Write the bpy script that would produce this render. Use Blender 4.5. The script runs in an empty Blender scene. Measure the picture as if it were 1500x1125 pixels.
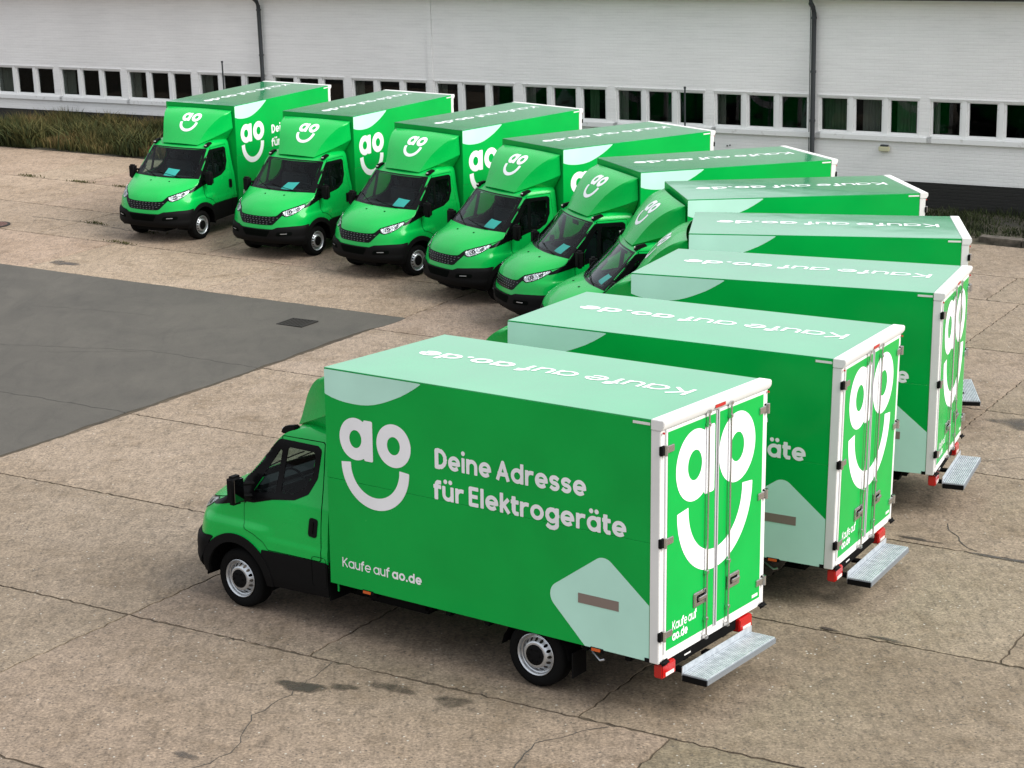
import bpy, bmesh, math, random
import numpy as np
from mathutils import Matrix, Vector
random.seed(4); np.random.seed(4)
rad = math.radians
scn = bpy.context.scene
COL = scn.collection

# ------------------------------------------------------------------ camera, sky, sun
cam_d = bpy.data.cameras.new('camera'); cam = bpy.data.objects.new('camera', cam_d); COL.objects.link(cam)
cam_d.sensor_width = 36.0; cam_d.lens = 36.0 * 2672.97 / 1500.0
cam_d.clip_start = .1; cam_d.clip_end = 2000
cam.matrix_world = Matrix.Translation((0, 0, 8.28203)) @ Matrix.Rotation(math.pi / 2 - .27155, 4, 'X') @ Matrix.Rotation(-.02893, 4, 'Z')
scn.camera = cam
SUN_AZ, SUN_EL = rad(-24), rad(37)
w = bpy.data.worlds.new('World'); scn.world = w; w.use_nodes = True
nt = w.node_tree; nt.nodes.clear()
def wn(t, **k):
    n = nt.nodes.new(t)
    for a, b in k.items(): setattr(n, a, b)
    return n
sky = wn('ShaderNodeTexSky', sky_type='NISHITA', sun_disc=False, sun_elevation=SUN_EL, sun_rotation=math.pi / 2 - SUN_AZ, air_density=1.0, dust_density=3.0, ozone_density=1.0)
tc = wn('ShaderNodeTexCoord')
mp = wn('ShaderNodeMapping'); mp.inputs['Scale'].default_value = (1, 1, 2.6)
cn = wn('ShaderNodeTexNoise'); cn.inputs['Scale'].default_value = 2.1; cn.inputs['Detail'].default_value = 6; cn.inputs['Roughness'].default_value = .55
cr = wn('ShaderNodeValToRGB')
cr.color_ramp.elements[0].position = .3; cr.color_ramp.elements[0].color = (8.8, 9.4, 10.2, 1)
cr.color_ramp.elements[1].position = .7; cr.color_ramp.elements[1].color = (14.6, 15.0, 15.6, 1)
mx = wn('ShaderNodeMixRGB'); mx.inputs[0].default_value = .8
bg = wn('ShaderNodeBackground'); bg.inputs[1].default_value = .09
wo = wn('ShaderNodeOutputWorld')
L = nt.links.new
L(tc.outputs['Generated'], mp.inputs[0]); L(mp.outputs[0], cn.inputs[0]); L(cn.outputs[0], cr.inputs[0])
L(sky.outputs[0], mx.inputs[1]); L(cr.outputs[0], mx.inputs[2]); spz = wn('ShaderNodeSeparateXYZ'); L(tc.outputs['Generated'], spz.inputs[0])
mz = wn('ShaderNodeMapRange'); mz.inputs['From Min'].default_value = 0.; mz.inputs['From Max'].default_value = 1.; mz.inputs['To Min'].default_value = .82; mz.inputs['To Max'].default_value = 1.28
L(spz.outputs['Z'], mz.inputs['Value']); mu = wn('ShaderNodeMixRGB', blend_type='MULTIPLY'); mu.inputs[0].default_value = 1.
L(mx.outputs[0], mu.inputs[1]); L(mz.outputs[0], mu.inputs[2]); L(mu.outputs[0], bg.inputs[0]); L(bg.outputs[0], wo.inputs[0])
sd = bpy.data.lights.new('sun', 'SUN'); sd.energy = 5.0; sd.angle = rad(46); sd.color = (1, .975, .93)
so = bpy.data.objects.new('sun', sd); COL.objects.link(so)
sv = Vector((math.cos(SUN_EL) * math.cos(SUN_AZ), math.cos(SUN_EL) * math.sin(SUN_AZ), math.sin(SUN_EL)))
so.rotation_euler = sv.to_track_quat('Z', 'Y').to_euler(); so.location = (30, -10, 40)
scn.view_settings.view_transform = 'Standard'; scn.view_settings.look = 'None'
scn.view_settings.gamma = 1; scn.view_settings.exposure = .10; scn.view_settings.use_curve_mapping = False
try:
    scn.cycles.max_bounces = 8; scn.cycles.transparent_max_bounces = 12; scn.cycles.caustics_reflective = False
    scn.cycles.caustics_refractive = False; scn.cycles.use_denoising = True
except Exception: pass

# ------------------------------------------------------------------ terrain (yard falls towards the drain)
def cl(t, a, wd):
    s = 1 if t > 0 else -1; t = abs(t)
    return s * (t if t < a else a + wd * (1 - math.exp(-(t - a) / wd)))
def gz(x, y):
    X = cl(x / 10, 1.3, .6); Y = (y - 30) / 10
    Y = cl(Y, 1.9, .5) if Y > 0 else cl(Y, 1.5, .4)
    return -.20372 * X - .14053 * Y - .00627 * X * X + .0234 * X * Y + .12141 * Y * Y
PHI = -.54001; CP, SP = math.cos(PHI), math.sin(PHI)
def uv(u, v): return (CP * u - SP * v, SP * u + CP * v)      # yard grid -> world
WX, WY = -1.92329, 53.01662
WV = -SP * WX + CP * WY; WU0 = CP * WX + SP * WY             # wall line in the yard grid
def wl(a, d=0.0): return uv(WU0 + a, WV - d)                 # a along the wall, d in front of it

# ------------------------------------------------------------------ materials
def mat(name, col=(.5, .5, .5), rough=.5, metal=0., coat=0., spec=.5, ior=1.5, emit=None):
    m = bpy.data.materials.new(name); m.use_nodes = True
    b = m.node_tree.nodes['Principled BSDF']
    b.inputs['Base Color'].default_value = (*col, 1); b.inputs['Roughness'].default_value = rough
    b.inputs['Metallic'].default_value = metal; b.inputs['Coat Weight'].default_value = coat
    b.inputs['Coat Roughness'].default_value = .05; b.inputs['Specular IOR Level'].default_value = spec
    b.inputs['IOR'].default_value = ior
    return m
def nodes(m): return m.node_tree, m.node_tree.nodes['Principled BSDF']
def add(t, ty, **k):
    n = t.nodes.new(ty)
    for a, b in k.items():
        if a.startswith('i_'): n.inputs[a[2:].replace('_', ' ')].default_value = b
        else: setattr(n, a, b)
    return n
def noise(t, scale, detail=4, rough=.5, coord='Object', sc=(1, 1, 1), dist=0):
    c = add(t, 'ShaderNodeTexCoord'); mp = add(t, 'ShaderNodeMapping'); mp.inputs['Scale'].default_value = sc
    n = add(t, 'ShaderNodeTexNoise'); n.inputs['Scale'].default_value = scale; n.inputs['Detail'].default_value = detail
    n.inputs['Roughness'].default_value = rough; n.inputs['Distortion'].default_value = dist
    if coord == 'World':
        g = add(t, 'ShaderNodeNewGeometry'); t.links.new(g.outputs['Position'], mp.inputs[0])
    else: t.links.new(c.outputs[coord], mp.inputs[0])
    t.links.new(mp.outputs[0], n.inputs[0]); return n
def ramp(t, src, stops):
    r = add(t, 'ShaderNodeValToRGB'); e = r.color_ramp.elements
    while len(e) < len(stops): e.new(.5)
    for i, (p, c) in enumerate(stops):
        e[i].position = p; e[i].color = (c, c, c, 1) if not isinstance(c, tuple) else (*c, 1)
    t.links.new(src, r.inputs[0]); return r
def mixc(t, f, a, b, mode='MIX'):
    m = add(t, 'ShaderNodeMixRGB', blend_type=mode)
    for i, s in ((0, f), (1, a), (2, b)):
        if hasattr(s, 'is_linked') or hasattr(s, 'links'): t.links.new(s, m.inputs[i])
        elif isinstance(s, tuple): m.inputs[i].default_value = (*s, 1)
        else: m.inputs[i].default_value = s
    return m.outputs[0]
def bump(t, b, h, strength, dist=.01):
    n = add(t, 'ShaderNodeBump'); n.inputs['Strength'].default_value = strength; n.inputs['Distance'].default_value = dist
    t.links.new(h, n.inputs['Height']); t.links.new(n.outputs[0], b.inputs['Normal']); return n

GREEN = (.0010, .345, .052)
def paint(name, col, rough, wave=.0, coat=0., ior=1.3):
    m = mat(name, col, rough, coat=coat, ior=ior); t, b = nodes(m)
    n = noise(t, 1.3, 3); r = ramp(t, n.outputs[0], [(.3, .92), (.7, 1.05)])
    t.links.new(mixc(t, 1.0, col, r.outputs[0], 'MULTIPLY'), b.inputs['Base Color'])
    n2 = noise(t, 2.5, 3); r2 = ramp(t, n2.outputs[0], [(.35, rough * .85), (.75, rough * 1.15)])
    t.links.new(r2.outputs[0], b.inputs['Roughness'])
    if wave:
        n3 = noise(t, .9, 2); bump(t, b, n3.outputs[0], wave, .05)
        bb = t.nodes['Bump']; t.links.new(bb.outputs[0], b.inputs['Coat Normal'])
    return m
M = {}
M['body'] = paint('green_body_paint', (.0010, .40, .062), .28, 0, .22, 1.32)
M['wrap'] = paint('green_panel_film', GREEN, .24, .04)
M['roofwrap'] = paint('green_film_sky_tint', (.010, .37, .125), .14, .06, 1., 1.5)  # same green film, base made mintier: sky reflection partly painted in
M['white'] = paint('white_lettering_film', (.80, .80, .82), .35)
M['mint'] = paint('pale_mint_film', (.47, .76, .64), .35)
M['frame'] = paint('white_frame_paint', (.68, .67, .655), .38)
M['black'] = mat('black_textured_plastic', (.004, .004, .0042), .65, spec=.10)
t, b = nodes(M['black']); bump(t, b, noise(t, 160, 2).outputs[0], .25, .003)
M['gloss'] = mat('gloss_black_trim', (.003, .003, .0035), .2, ior=1.2)
M['gap'] = mat('dark_shut_gap', (.002, .003, .0025), .9, spec=.03)
M['dark'] = mat('chassis_black', (.004, .004, .004), .8, spec=.08)
M['liner'] = mat('cab_lining_grey', (.008, .009, .012), .85)
M['seat'] = mat('seat_fabric', (.022, .024, .03), .9)
M['tyre'] = mat('tyre_rubber', (.0045, .0045, .0045), .85, spec=.10)
t, b = nodes(M['tyre']); bump(t, b, noise(t, 40, 3).outputs[0], .2, .004)
M['steel'] = mat('silver_painted_steel', (.52, .54, .56), .33, metal=.75)
M['chrome'] = mat('polished_stainless', (.66, .66, .66), .25, metal=1)
M['galv'] = mat('galvanised_aluminium', (.52, .56, .60), .42, metal=.45)
t, b = nodes(M['galv']); r = ramp(t, noise(t, 14, 5).outputs[0], [(.3, (.40, .44, .48)), (.7, (.62, .66, .70))]); t.links.new(r.outputs[0], b.inputs['Base Color'])
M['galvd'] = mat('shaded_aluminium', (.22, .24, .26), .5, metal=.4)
M['greybar'] = mat('grey_grille_plastic', (.07, .07, .07), .4)
M['mirror'] = mat('mirror_glass_surface', (.16, .17, .17), .05, metal=1)
M['seal'] = mat('grey_door_seal', (.40, .40, .41), .5)
M['red'] = mat('red_lens', (.42, .008, .006), .18, coat=.4)
M['clearlens'] = mat('white_lens', (.75, .72, .68), .15, coat=.6)
M['orange'] = mat('orange_lens', (.55, .09, .01), .2, coat=.6)
M['reflector'] = mat('headlamp_reflector', (.60, .62, .63), .20, metal=.85)
t, b = nodes(M['reflector']); bump(t, b, noise(t, 26, 3).outputs[0], 1.0, .05)
M['paper'] = mat('turquoise_paper', (.10, .80, .74), .6)
M['greytape'] = mat('grey_reflective_tape', (.20, .155, .13), .5)
def glassmat(name, tint, ior=1.5, rough=.0):
    m = bpy.data.materials.new(name); m.use_nodes = True; t = m.node_tree; t.nodes.clear()
    o = add(t, 'ShaderNodeOutputMaterial'); lw = add(t, 'ShaderNodeLayerWeight'); lw.inputs[0].default_value = .5
    pw = add(t, 'ShaderNodeMath', operation='POWER'); pw.inputs[1].default_value = 5; t.links.new(lw.outputs['Facing'], pw.inputs[0])
    f = add(t, 'ShaderNodeMath', operation='MULTIPLY_ADD'); f0 = ((ior - 1) / (ior + 1)) ** 2; f.inputs[1].default_value = 1 - f0; f.inputs[2].default_value = f0; t.links.new(pw.outputs[0], f.inputs[0])
    tr = add(t, 'ShaderNodeBsdfTransparent'); tr.inputs[0].default_value = (*tint, 1)
    gl = add(t, 'ShaderNodeBsdfGlossy'); gl.inputs['Roughness'].default_value = rough; gl.inputs[0].default_value = (.95, .97, 1, 1)
    mx = add(t, 'ShaderNodeMixShader'); t.links.new(f.outputs[0], mx.inputs[0]); t.links.new(tr.outputs[0], mx.inputs[1]); t.links.new(gl.outputs[0], mx.inputs[2])
    t.links.new(mx.outputs[0], o.inputs[0]); return m
M['glass'] = glassmat('tinted_cab_glass', (.55, .66, .63), 1.24)
M['lens'] = glassmat('clear_headlamp_lens', (.93, .95, .95), 1.5)
M['pane'] = glassmat('window_glass', (.70, .73, .71), 1.27)

# wall paint over brick
def brickmat(name, col, dirt, strength, tar=False):
    m = mat(name, col, .75); t, b = nodes(m)
    c = add(t, 'ShaderNodeTexCoord'); bt = add(t, 'ShaderNodeTexBrick')
    mpn = add(t, 'ShaderNodeMapping'); mpn.inputs['Rotation'].default_value = (math.pi / 2, 0, 0)
    t.links.new(c.outputs['Object'], mpn.inputs[0]); t.links.new(mpn.outputs[0], bt.inputs[0])
    bt.inputs['Scale'].default_value = 1; bt.inputs['Brick Width'].default_value = .25; bt.inputs['Row Height'].default_value = .083
    bt.inputs['Mortar Size'].default_value = .011; bt.inputs['Mortar Smooth'].default_value = .6
    bt.inputs[1].default_value = (1, 1, 1, 1); bt.inputs[2].default_value = (.8, .8, .8, 1); bt.inputs[3].default_value = (0, 0, 0, 1)
    n1 = noise(t, .35, 5, .6, 'Object', (1, 1, .6)); n2 = noise(t, 7, 5, .65); n3 = noise(t, 2.2, 5, .7, 'Object', (.35, 1, 3.5))
    r1 = ramp(t, n1.outputs[0], [(.3, .93), (.7, 1.03)]); r3 = ramp(t, n3.outputs[0], [(.36, dirt), (.5, .99), (.6, 1.0), (.72, 1.05)])
    cc = mixc(t, 1.0, col, r1.outputs[0], 'MULTIPLY'); cc = mixc(t, 1.0, cc, r3.outputs[0], 'MULTIPLY')
    bl = mixc(t, .05 if not tar else .3, cc, bt.outputs[0], 'MULTIPLY'); t.links.new(bl, b.inputs['Base Color'])
    hh = mixc(t, .35, bt.outputs[0], n2.outputs[0]); hh = mixc(t, .25, hh, n3.outputs[0]); bump(t, b, hh, strength, .012)
    return m
M['wall'] = brickmat('whitewashed_brick', (.85, .84, .83), .93, .42)
M['plinth'] = brickmat('tarred_plinth', (.014, .013, .012), .6, .6, True)
M['winframe'] = mat('white_window_paint', (.78, .78, .775), .5)
t, b = nodes(M['winframe']); r = ramp(t, noise(t, 5, 5, .7).outputs[0], [(.32, (.60, .59, .57)), (.42, (.78, .78, .775))]); t.links.new(r.outputs[0], b.inputs['Base Color'])
M['pipe'] = mat('dark_grey_pipe', (.035, .04, .045), .5)
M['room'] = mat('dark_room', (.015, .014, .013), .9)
M['curtain'] = mat('grey_curtain', (.30, .30, .28), .9)
M['curtainrefl'] = mat('grey_curtain_green_reflection', (.12, .22, .13), .9)  # curtain with the green reflected from the trucks painted into its colour
M['roofing'] = mat('bitumen_roof', (.05, .05, .05), .85)

# concrete of the yard slabs
def concrete():
    m = mat('exposed_aggregate_concrete', (.3, .25, .2), .88); t, b = nodes(m)
    oi = add(t, 'ShaderNodeObjectInfo')
    big = noise(t, .22, 6, .62, 'World'); med = noise(t, 1.5, 6, .7, 'World', dist=.6); fine = noise(t, 34, 3, .6, 'World')
    med2 = noise(t, 7, 5, .75, 'World'); brush = noise(t, 9, 4, .7, 'World', (1.8, .35, 1))
    r0 = ramp(t, big.outputs[0], [(.3, (.82, .78, .72)), (.5, (1, .98, .95)), (.72, (1.10, 1.09, 1.09))])
    r1 = ramp(t, med.outputs[0], [(.28, (.70, .66, .60)), (.46, (.95, .94, .93)), (.7, (1.10, 1.10, 1.12))])
    r2 = ramp(t, fine.outputs[0], [(.28, .38), (.42, .82), (.58, 1.10), (.74, 1.6)])
    r3 = ramp(t, med2.outputs[0], [(.3, .66), (.5, 1.0), (.75, 1.2)])
    r4 = ramp(t, brush.outputs[0], [(.30, .66), (.42, .92), (.5, 1.0), (.7, 1.12)])
    vo = add(t, 'ShaderNodeTexVoronoi'); vo.inputs['Scale'].default_value = 26
    g = add(t, 'ShaderNodeNewGeometry'); t.links.new(g.outputs['Position'], vo.inputs[0])
    sep = add(t, 'ShaderNodeSeparateColor'); t.links.new(vo.outputs['Color'], sep.inputs[0])
    lt = add(t, 'ShaderNodeMath', operation='GREATER_THAN'); lt.inputs[1].default_value = .984; t.links.new(sep.outputs[0], lt.inputs[0])
    dk = add(t, 'ShaderNodeMath', operation='GREATER_THAN'); dk.inputs[1].default_value = .95; t.links.new(sep.outputs[1], dk.inputs[0])
    near = add(t, 'ShaderNodeMath', operation='LESS_THAN'); near.inputs[1].default_value = .30; t.links.new(vo.outputs['Distance'], near.inputs[0])
    l2 = add(t, 'ShaderNodeMath', operation='MULTIPLY'); t.links.new(lt.outputs[0], l2.inputs[0]); t.links.new(near.outputs[0], l2.inputs[1])
    d2 = add(t, 'ShaderNodeMath', operation='MULTIPLY'); t.links.new(dk.outputs[0], d2.inputs[0]); t.links.new(near.outputs[0], d2.inputs[1])
    c = mixc(t, 1.0, oi.outputs['Color'], r0.outputs[0], 'MULTIPLY')
    for r in (r1, r2, r3, r4): c = mixc(t, 1.0, c, r.outputs[0], 'MULTIPLY')
    c = mixc(t, l2.outputs[0], c, (.40, .37, .32)); c = mixc(t, d2.outputs[0], c, (.07, .06, .05))
    t.links.new(c, b.inputs['Base Color'])
    hh = mixc(t, .5, fine.outputs[0], med2.outputs[0]); bump(t, b, hh, .55, .012)
    return m
M['slab'] = concrete()
M['soil'] = mat('joint_soil', (.045, .036, .026), .95)
t, b = nodes(M['soil']); r = ramp(t, noise(t, 1.1, 6, .7, 'World').outputs[0], [(.36, (.030, .022, .014)), (.5, (.075, .055, .034)), (.6, (.045, .034, .020)), (.72, (.045, .052, .016))]); t.links.new(r.outputs[0], b.inputs['Base Color'])
M['asphalt'] = mat('fresh_asphalt', (.12, .117, .113), .8)
t, b = nodes(M['asphalt'])
r = ramp(t, noise(t, .35, 6, .6, 'World', (1, 1, 1), 1.5).outputs[0], [(.3, .80), (.7, 1.14)]); r2 = ramp(t, noise(t, 60, 3, .6, 'World').outputs[0], [(.3, .82), (.7, 1.18)])
r3 = ramp(t, noise(t, 1.6, 5, .7, 'World', (1.5, .5, 1), 1).outputs[0], [(.32, .86), (.5, 1.0), (.75, 1.1)])
c = mixc(t, 1.0, (.064, .057, .046), r.outputs[0], 'MULTIPLY'); c = mixc(t, 1.0, c, r2.outputs[0], 'MULTIPLY'); c = mixc(t, 1.0, c, r3.outputs[0], 'MULTIPLY')
t.links.new(c, b.inputs['Base Color']); bump(t, b, noise(t, 90, 3, .6, 'World').outputs[0], .3, .005)
M['stain'] = mat('oil_stain', (.085, .068, .052), .5)
t, b = nodes(M['stain']); b.inputs['Base Color'].default_value = (.05, .04, .032, 1)
n = noise(t, 5, 5, .7, 'World'); at = add(t, 'ShaderNodeAttribute', attribute_name='fade'); mm = add(t, 'ShaderNodeMath', operation='MULTIPLY')
rr = ramp(t, n.outputs[0], [(.3, .35), (.6, 1.0)]); t.links.new(rr.outputs[0], mm.inputs[0]); t.links.new(at.outputs['Fac'], mm.inputs[1]); t.links.new(mm.outputs[0], b.inputs['Alpha'])
M['verge'] = mat('verge_soil', (.05, .042, .03), .95)
t, b = nodes(M['verge']); r = ramp(t, noise(t, .8, 6, .7, 'World').outputs[0], [(.35, (.022, .020, .014)), (.5, (.045, .040, .024)), (.7, (.09, .072, .045))]); t.links.new(r.outputs[0], b.inputs['Base Color'])
M['iron'] = mat('rusty_cast_iron', (.10, .045, .032), .7)
M['darkiron'] = mat('dark_iron', (.022, .020, .018), .7, spec=.2)
M['kerb'] = mat('old_kerb_concrete', (.085, .072, .058), .9)
t, b = nodes(M['kerb']); r = ramp(t, noise(t, 4, 6, .7, 'World').outputs[0], [(.35, (.035, .03, .022)), (.65, (.13, .11, .09))]); t.links.new(r.outputs[0], b.inputs['Base Color'])
def leafmat(name, attr='tone'):
    m = mat(name, (.1, .1, .03), .8); t, b = nodes(m)
    a = add(t, 'ShaderNodeAttribute', attribute_name=attr)
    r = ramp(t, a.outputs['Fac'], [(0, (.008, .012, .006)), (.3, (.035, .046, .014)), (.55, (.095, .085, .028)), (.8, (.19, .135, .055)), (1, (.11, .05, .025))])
    t.links.new(r.outputs[0], b.inputs['Base Color']); b.inputs['Specular IOR Level'].default_value = .2
    return m
M['grass'] = leafmat('dry_grass_blades')

# ------------------------------------------------------------------ mesh helpers
def link(name, me, m, parent=None, smooth=None):
    if m is not None and not me.materials: me.materials.append(m)
    o = bpy.data.objects.new(name, me); COL.objects.link(o)
    if parent is not None: o.parent = parent
    if smooth is not None:
        me.polygons.foreach_set('use_smooth', [True] * len(me.polygons))
        try: me.set_sharp_from_angle(angle=rad(smooth))
        except Exception: pass
    return o
class MB:
    def __init__(s): s.v = []; s.f = []
    def quad(s, *p):
        i = len(s.v); s.v += [tuple(q) for q in p]; s.f.append(tuple(range(i, i + len(p)))); return s
    def box(s, x0, x1, y0, y1, z0, z1):
        i = len(s.v)
        s.v += [(x, y, z) for x in (x0, x1) for y in (y0, y1) for z in (z0, z1)]
        s.f += [tuple(i + k for k in q) for q in ((0, 1, 3, 2), (4, 6, 7, 5), (0, 4, 5, 1), (2, 3, 7, 6), (0, 2, 6, 4), (1, 5, 7, 3))]; return s
    def tube(s, pts, r, n=8, caps=True):
        pts = [Vector(p) for p in pts]; i0 = len(s.v); prev = None
        for k, p in enumerate(pts):
            d = (pts[min(k + 1, len(pts) - 1)] - pts[max(k - 1, 0)]).normalized()
            up = Vector((0, 0, 1)) if abs(d.z) < .9 else Vector((1, 0, 0))
            a = d.cross(up).normalized(); bb = d.cross(a).normalized()
            rr = r[k] if isinstance(r, (list, tuple)) else r
            for j in range(n):
                t_ = 2 * math.pi * j / n; s.v.append(tuple(p + a * (math.cos(t_) * rr) + bb * (math.sin(t_) * rr)))
        for k in range(len(pts) - 1):
            for j in range(n):
                a0 = i0 + k * n + j; a1 = i0 + k * n + (j + 1) % n
                s.f.append((a0, a1, a1 + n, a0 + n))
        if caps:
            s.f.append(tuple(i0 + j for j in range(n))[::-1]); e = i0 + (len(pts) - 1) * n; s.f.append(tuple(e + j for j in range(n)))
        return s
    def lathe(s, prof, n=32, c=(0, 0, 0), sgn=1):       # profile (offset along y, radius)
        i0 = len(s.v)
        for (yy, rr) in prof:
            for j in range(n):
                t_ = 2 * math.pi * j / n; s.v.append((c[0] + rr * math.cos(t_), c[1] + sgn * yy, c[2] + rr * math.sin(t_)))
        for k in range(len(prof) - 1):
            for j in range(n):
                a0 = i0 + k * n + j; a1 = i0 + k * n + (j + 1) % n
                q = (a0, a1, a1 + n, a0 + n); s.f.append(q if sgn > 0 else q[::-1])
        return s
    def prism(s, poly, axis, a, bq):                    # polygon in the plane normal to axis
        def P(u, v_, w_): return {'x': (w_, u, v_), 'y': (u, w_, v_), 'z': (u, v_, w_)}[axis]
        n = len(poly); i = len(s.v)
        s.v += [P(u, v_, a) for u, v_ in poly] + [P(u, v_, bq) for u, v_ in poly]
        s.f.append(tuple(i + k for k in range(n))); s.f.append(tuple(i + n + k for k in range(n))[::-1])
        for k in range(n): s.f.append((i + k, i + n + k, i + n + (k + 1) % n, i + (k + 1) % n))
        return s
    def mesh(s, name='m', bevel=0, seg=2):
        me = bpy.data.meshes.new(name); me.from_pydata(s.v, [], s.f); me.update()
        bm = bmesh.new(); bm.from_mesh(me)
        bmesh.ops.recalc_face_normals(bm, faces=bm.faces)
        if bevel:
            bmesh.ops.bevel(bm, geom=[e for e in bm.edges if len(e.link_faces) == 2 and e.calc_face_angle(0) > .5], offset=bevel, segments=seg, affect='EDGES', clamp_overlap=True)
        bm.to_mesh(me); bm.free(); return me
    def build(s, name, m, parent=None, smooth=None, bevel=0, seg=2):
        return link(name, s.mesh(name, bevel, seg), m, parent, smooth if smooth is not None else (40 if bevel else None))
def tag(o, label=None, cat=None, group=None, kind=None):
    for k, v_ in (('label', label), ('category', cat), ('group', group), ('kind', kind)):
        if v_: o[k] = v_
    return o
def empty(name, loc=(0, 0, 0)):
    o = bpy.data.objects.new(name, None); o.empty_display_size = .3; COL.objects.link(o); o.location = loc; return o

# ------------------------------------------------------------------ signed distance shapes -> meshes
def sd_poly(P, x, y):
    P = [tuple(p) for p in P]; n = len(P); d = np.full(np.shape(x), 1e9); ins = np.zeros(np.shape(x), bool)
    for i in range(n):
        (x1, y1), (x2, y2) = P[i], P[(i + 1) % n]; ex, ey = x2 - x1, y2 - y1
        t_ = np.clip(((x - x1) * ex + (y - y1) * ey) / (ex * ex + ey * ey + 1e-12), 0, 1)
        d = np.minimum(d, np.hypot(x - x1 - t_ * ex, y - y1 - t_ * ey))
        if y1 != y2:
            c = ((y1 > y) != (y2 > y)) & (x < (x2 - x1) * (y - y1) / (y2 - y1) + x1); ins ^= c
    return np.where(ins, -d, d)
def rpoly(P, r):
    """rounded polygon: shrink by r then grow by r (approx)"""
    def f(x, y):
        d = sd_poly(P, x, y)
        return d
    if r <= 0: return f
    cx = sum(p[0] for p in P) / len(P); cy = sum(p[1] for p in P) / len(P)
    # inset by moving edges inwards
    A = 0
    for i in range(len(P)):
        A += P[i][0] * P[(i + 1) % len(P)][1] - P[(i + 1) % len(P)][0] * P[i][1]
    sg = 1 if A > 0 else -1; Q = []
    for i in range(len(P)):
        p0, p1, p2 = P[i - 1], P[i], P[(i + 1) % len(P)]
        a = Vector((p1[0] - p0[0], p1[1] - p0[1])).normalized(); c = Vector((p2[0] - p1[0], p2[1] - p1[1])).normalized()
        na = Vector((-a.y, a.x)) * sg; nc = Vector((-c.y, c.x)) * sg
        k = 1 + na.dot(nc); m_ = (na + nc) / max(k, .35); Q.append((p1[0] + m_.x * r, p1[1] + m_.y * r))
    return lambda x, y: sd_poly(Q, x, y) - r
def march(f, bounds, cell, merge=True):
    u0, u1, v0, v1 = bounds; nu = max(2, int(math.ceil((u1 - u0) / cell))); nv = max(2, int(math.ceil((v1 - v0) / cell)))
    us = np.linspace(u0, u1, nu + 1); vs = np.linspace(v0, v1, nv + 1)
    U, V = np.meshgrid(us, vs, indexing='ij'); D = f(U, V); D = np.where(np.abs(D) < 1e-7, 1e-7, D)
    ins = D < 0; vid = {}; verts = []; faces = []
    def gv(i, j):
        k = (i, j)
        if k not in vid: vid[k] = len(verts); verts.append((us[i], vs[j]))
        return vid[k]
    def ev(i, j, i2, j2):
        k = (i, j, i2, j2) if (i, j) < (i2, j2) else (i2, j2, i, j)
        if k not in vid:
            a, b_ = D[k[0], k[1]], D[k[2], k[3]]; t_ = a / (a - b_)
            vid[k] = len(verts); verts.append((us[k[0]] + (us[k[2]] - us[k[0]]) * t_, vs[k[1]] + (vs[k[3]] - vs[k[1]]) * t_))
        return vid[k]
    full = ins[:-1, :-1] & ins[1:, :-1] & ins[:-1, 1:] & ins[1:, 1:]
    anyi = ins[:-1, :-1] | ins[1:, :-1] | ins[:-1, 1:] | ins[1:, 1:]
    for i in range(nu):
        j = 0
        while j < nv:
            if full[i, j]:
                k = j + 1
                if merge:
                    while k < nv and full[i, k]: k += 1
                faces.append((gv(i, j), gv(i + 1, j), gv(i + 1, k), gv(i, k))); j = k; continue
            if anyi[i, j]:
                cs = [(i, j), (i + 1, j), (i + 1, j + 1), (i, j + 1)]; poly = []
                for q in range(4):
                    a, b_ = cs[q], cs[(q + 1) % 4]
                    if ins[a]: poly.append(gv(*a))
                    if ins[a] != ins[b_]: poly.append(ev(*a, *b_))
                if len(poly) >= 3: faces.append(tuple(poly))
            j += 1
    return verts, faces
def decal(name, f, bounds, cell, to3, m, parent):
    v, fc = march(f, bounds, cell); me = bpy.data.meshes.new(name)
    me.from_pydata([to3(*p) for p in v], [], fc); me.update(); return link(name, me, m, parent)
def merge_decal(name, parts, to3, m, parent):
    V, F = [], []
    for v, fc in parts:
        k = len(V); V += v; F += [tuple(i + k for i in q) for q in fc]
    me = bpy.data.meshes.new(name); me.from_pydata([to3(*p) for p in V], [], F); me.update(); return link(name, me, m, parent)
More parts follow.
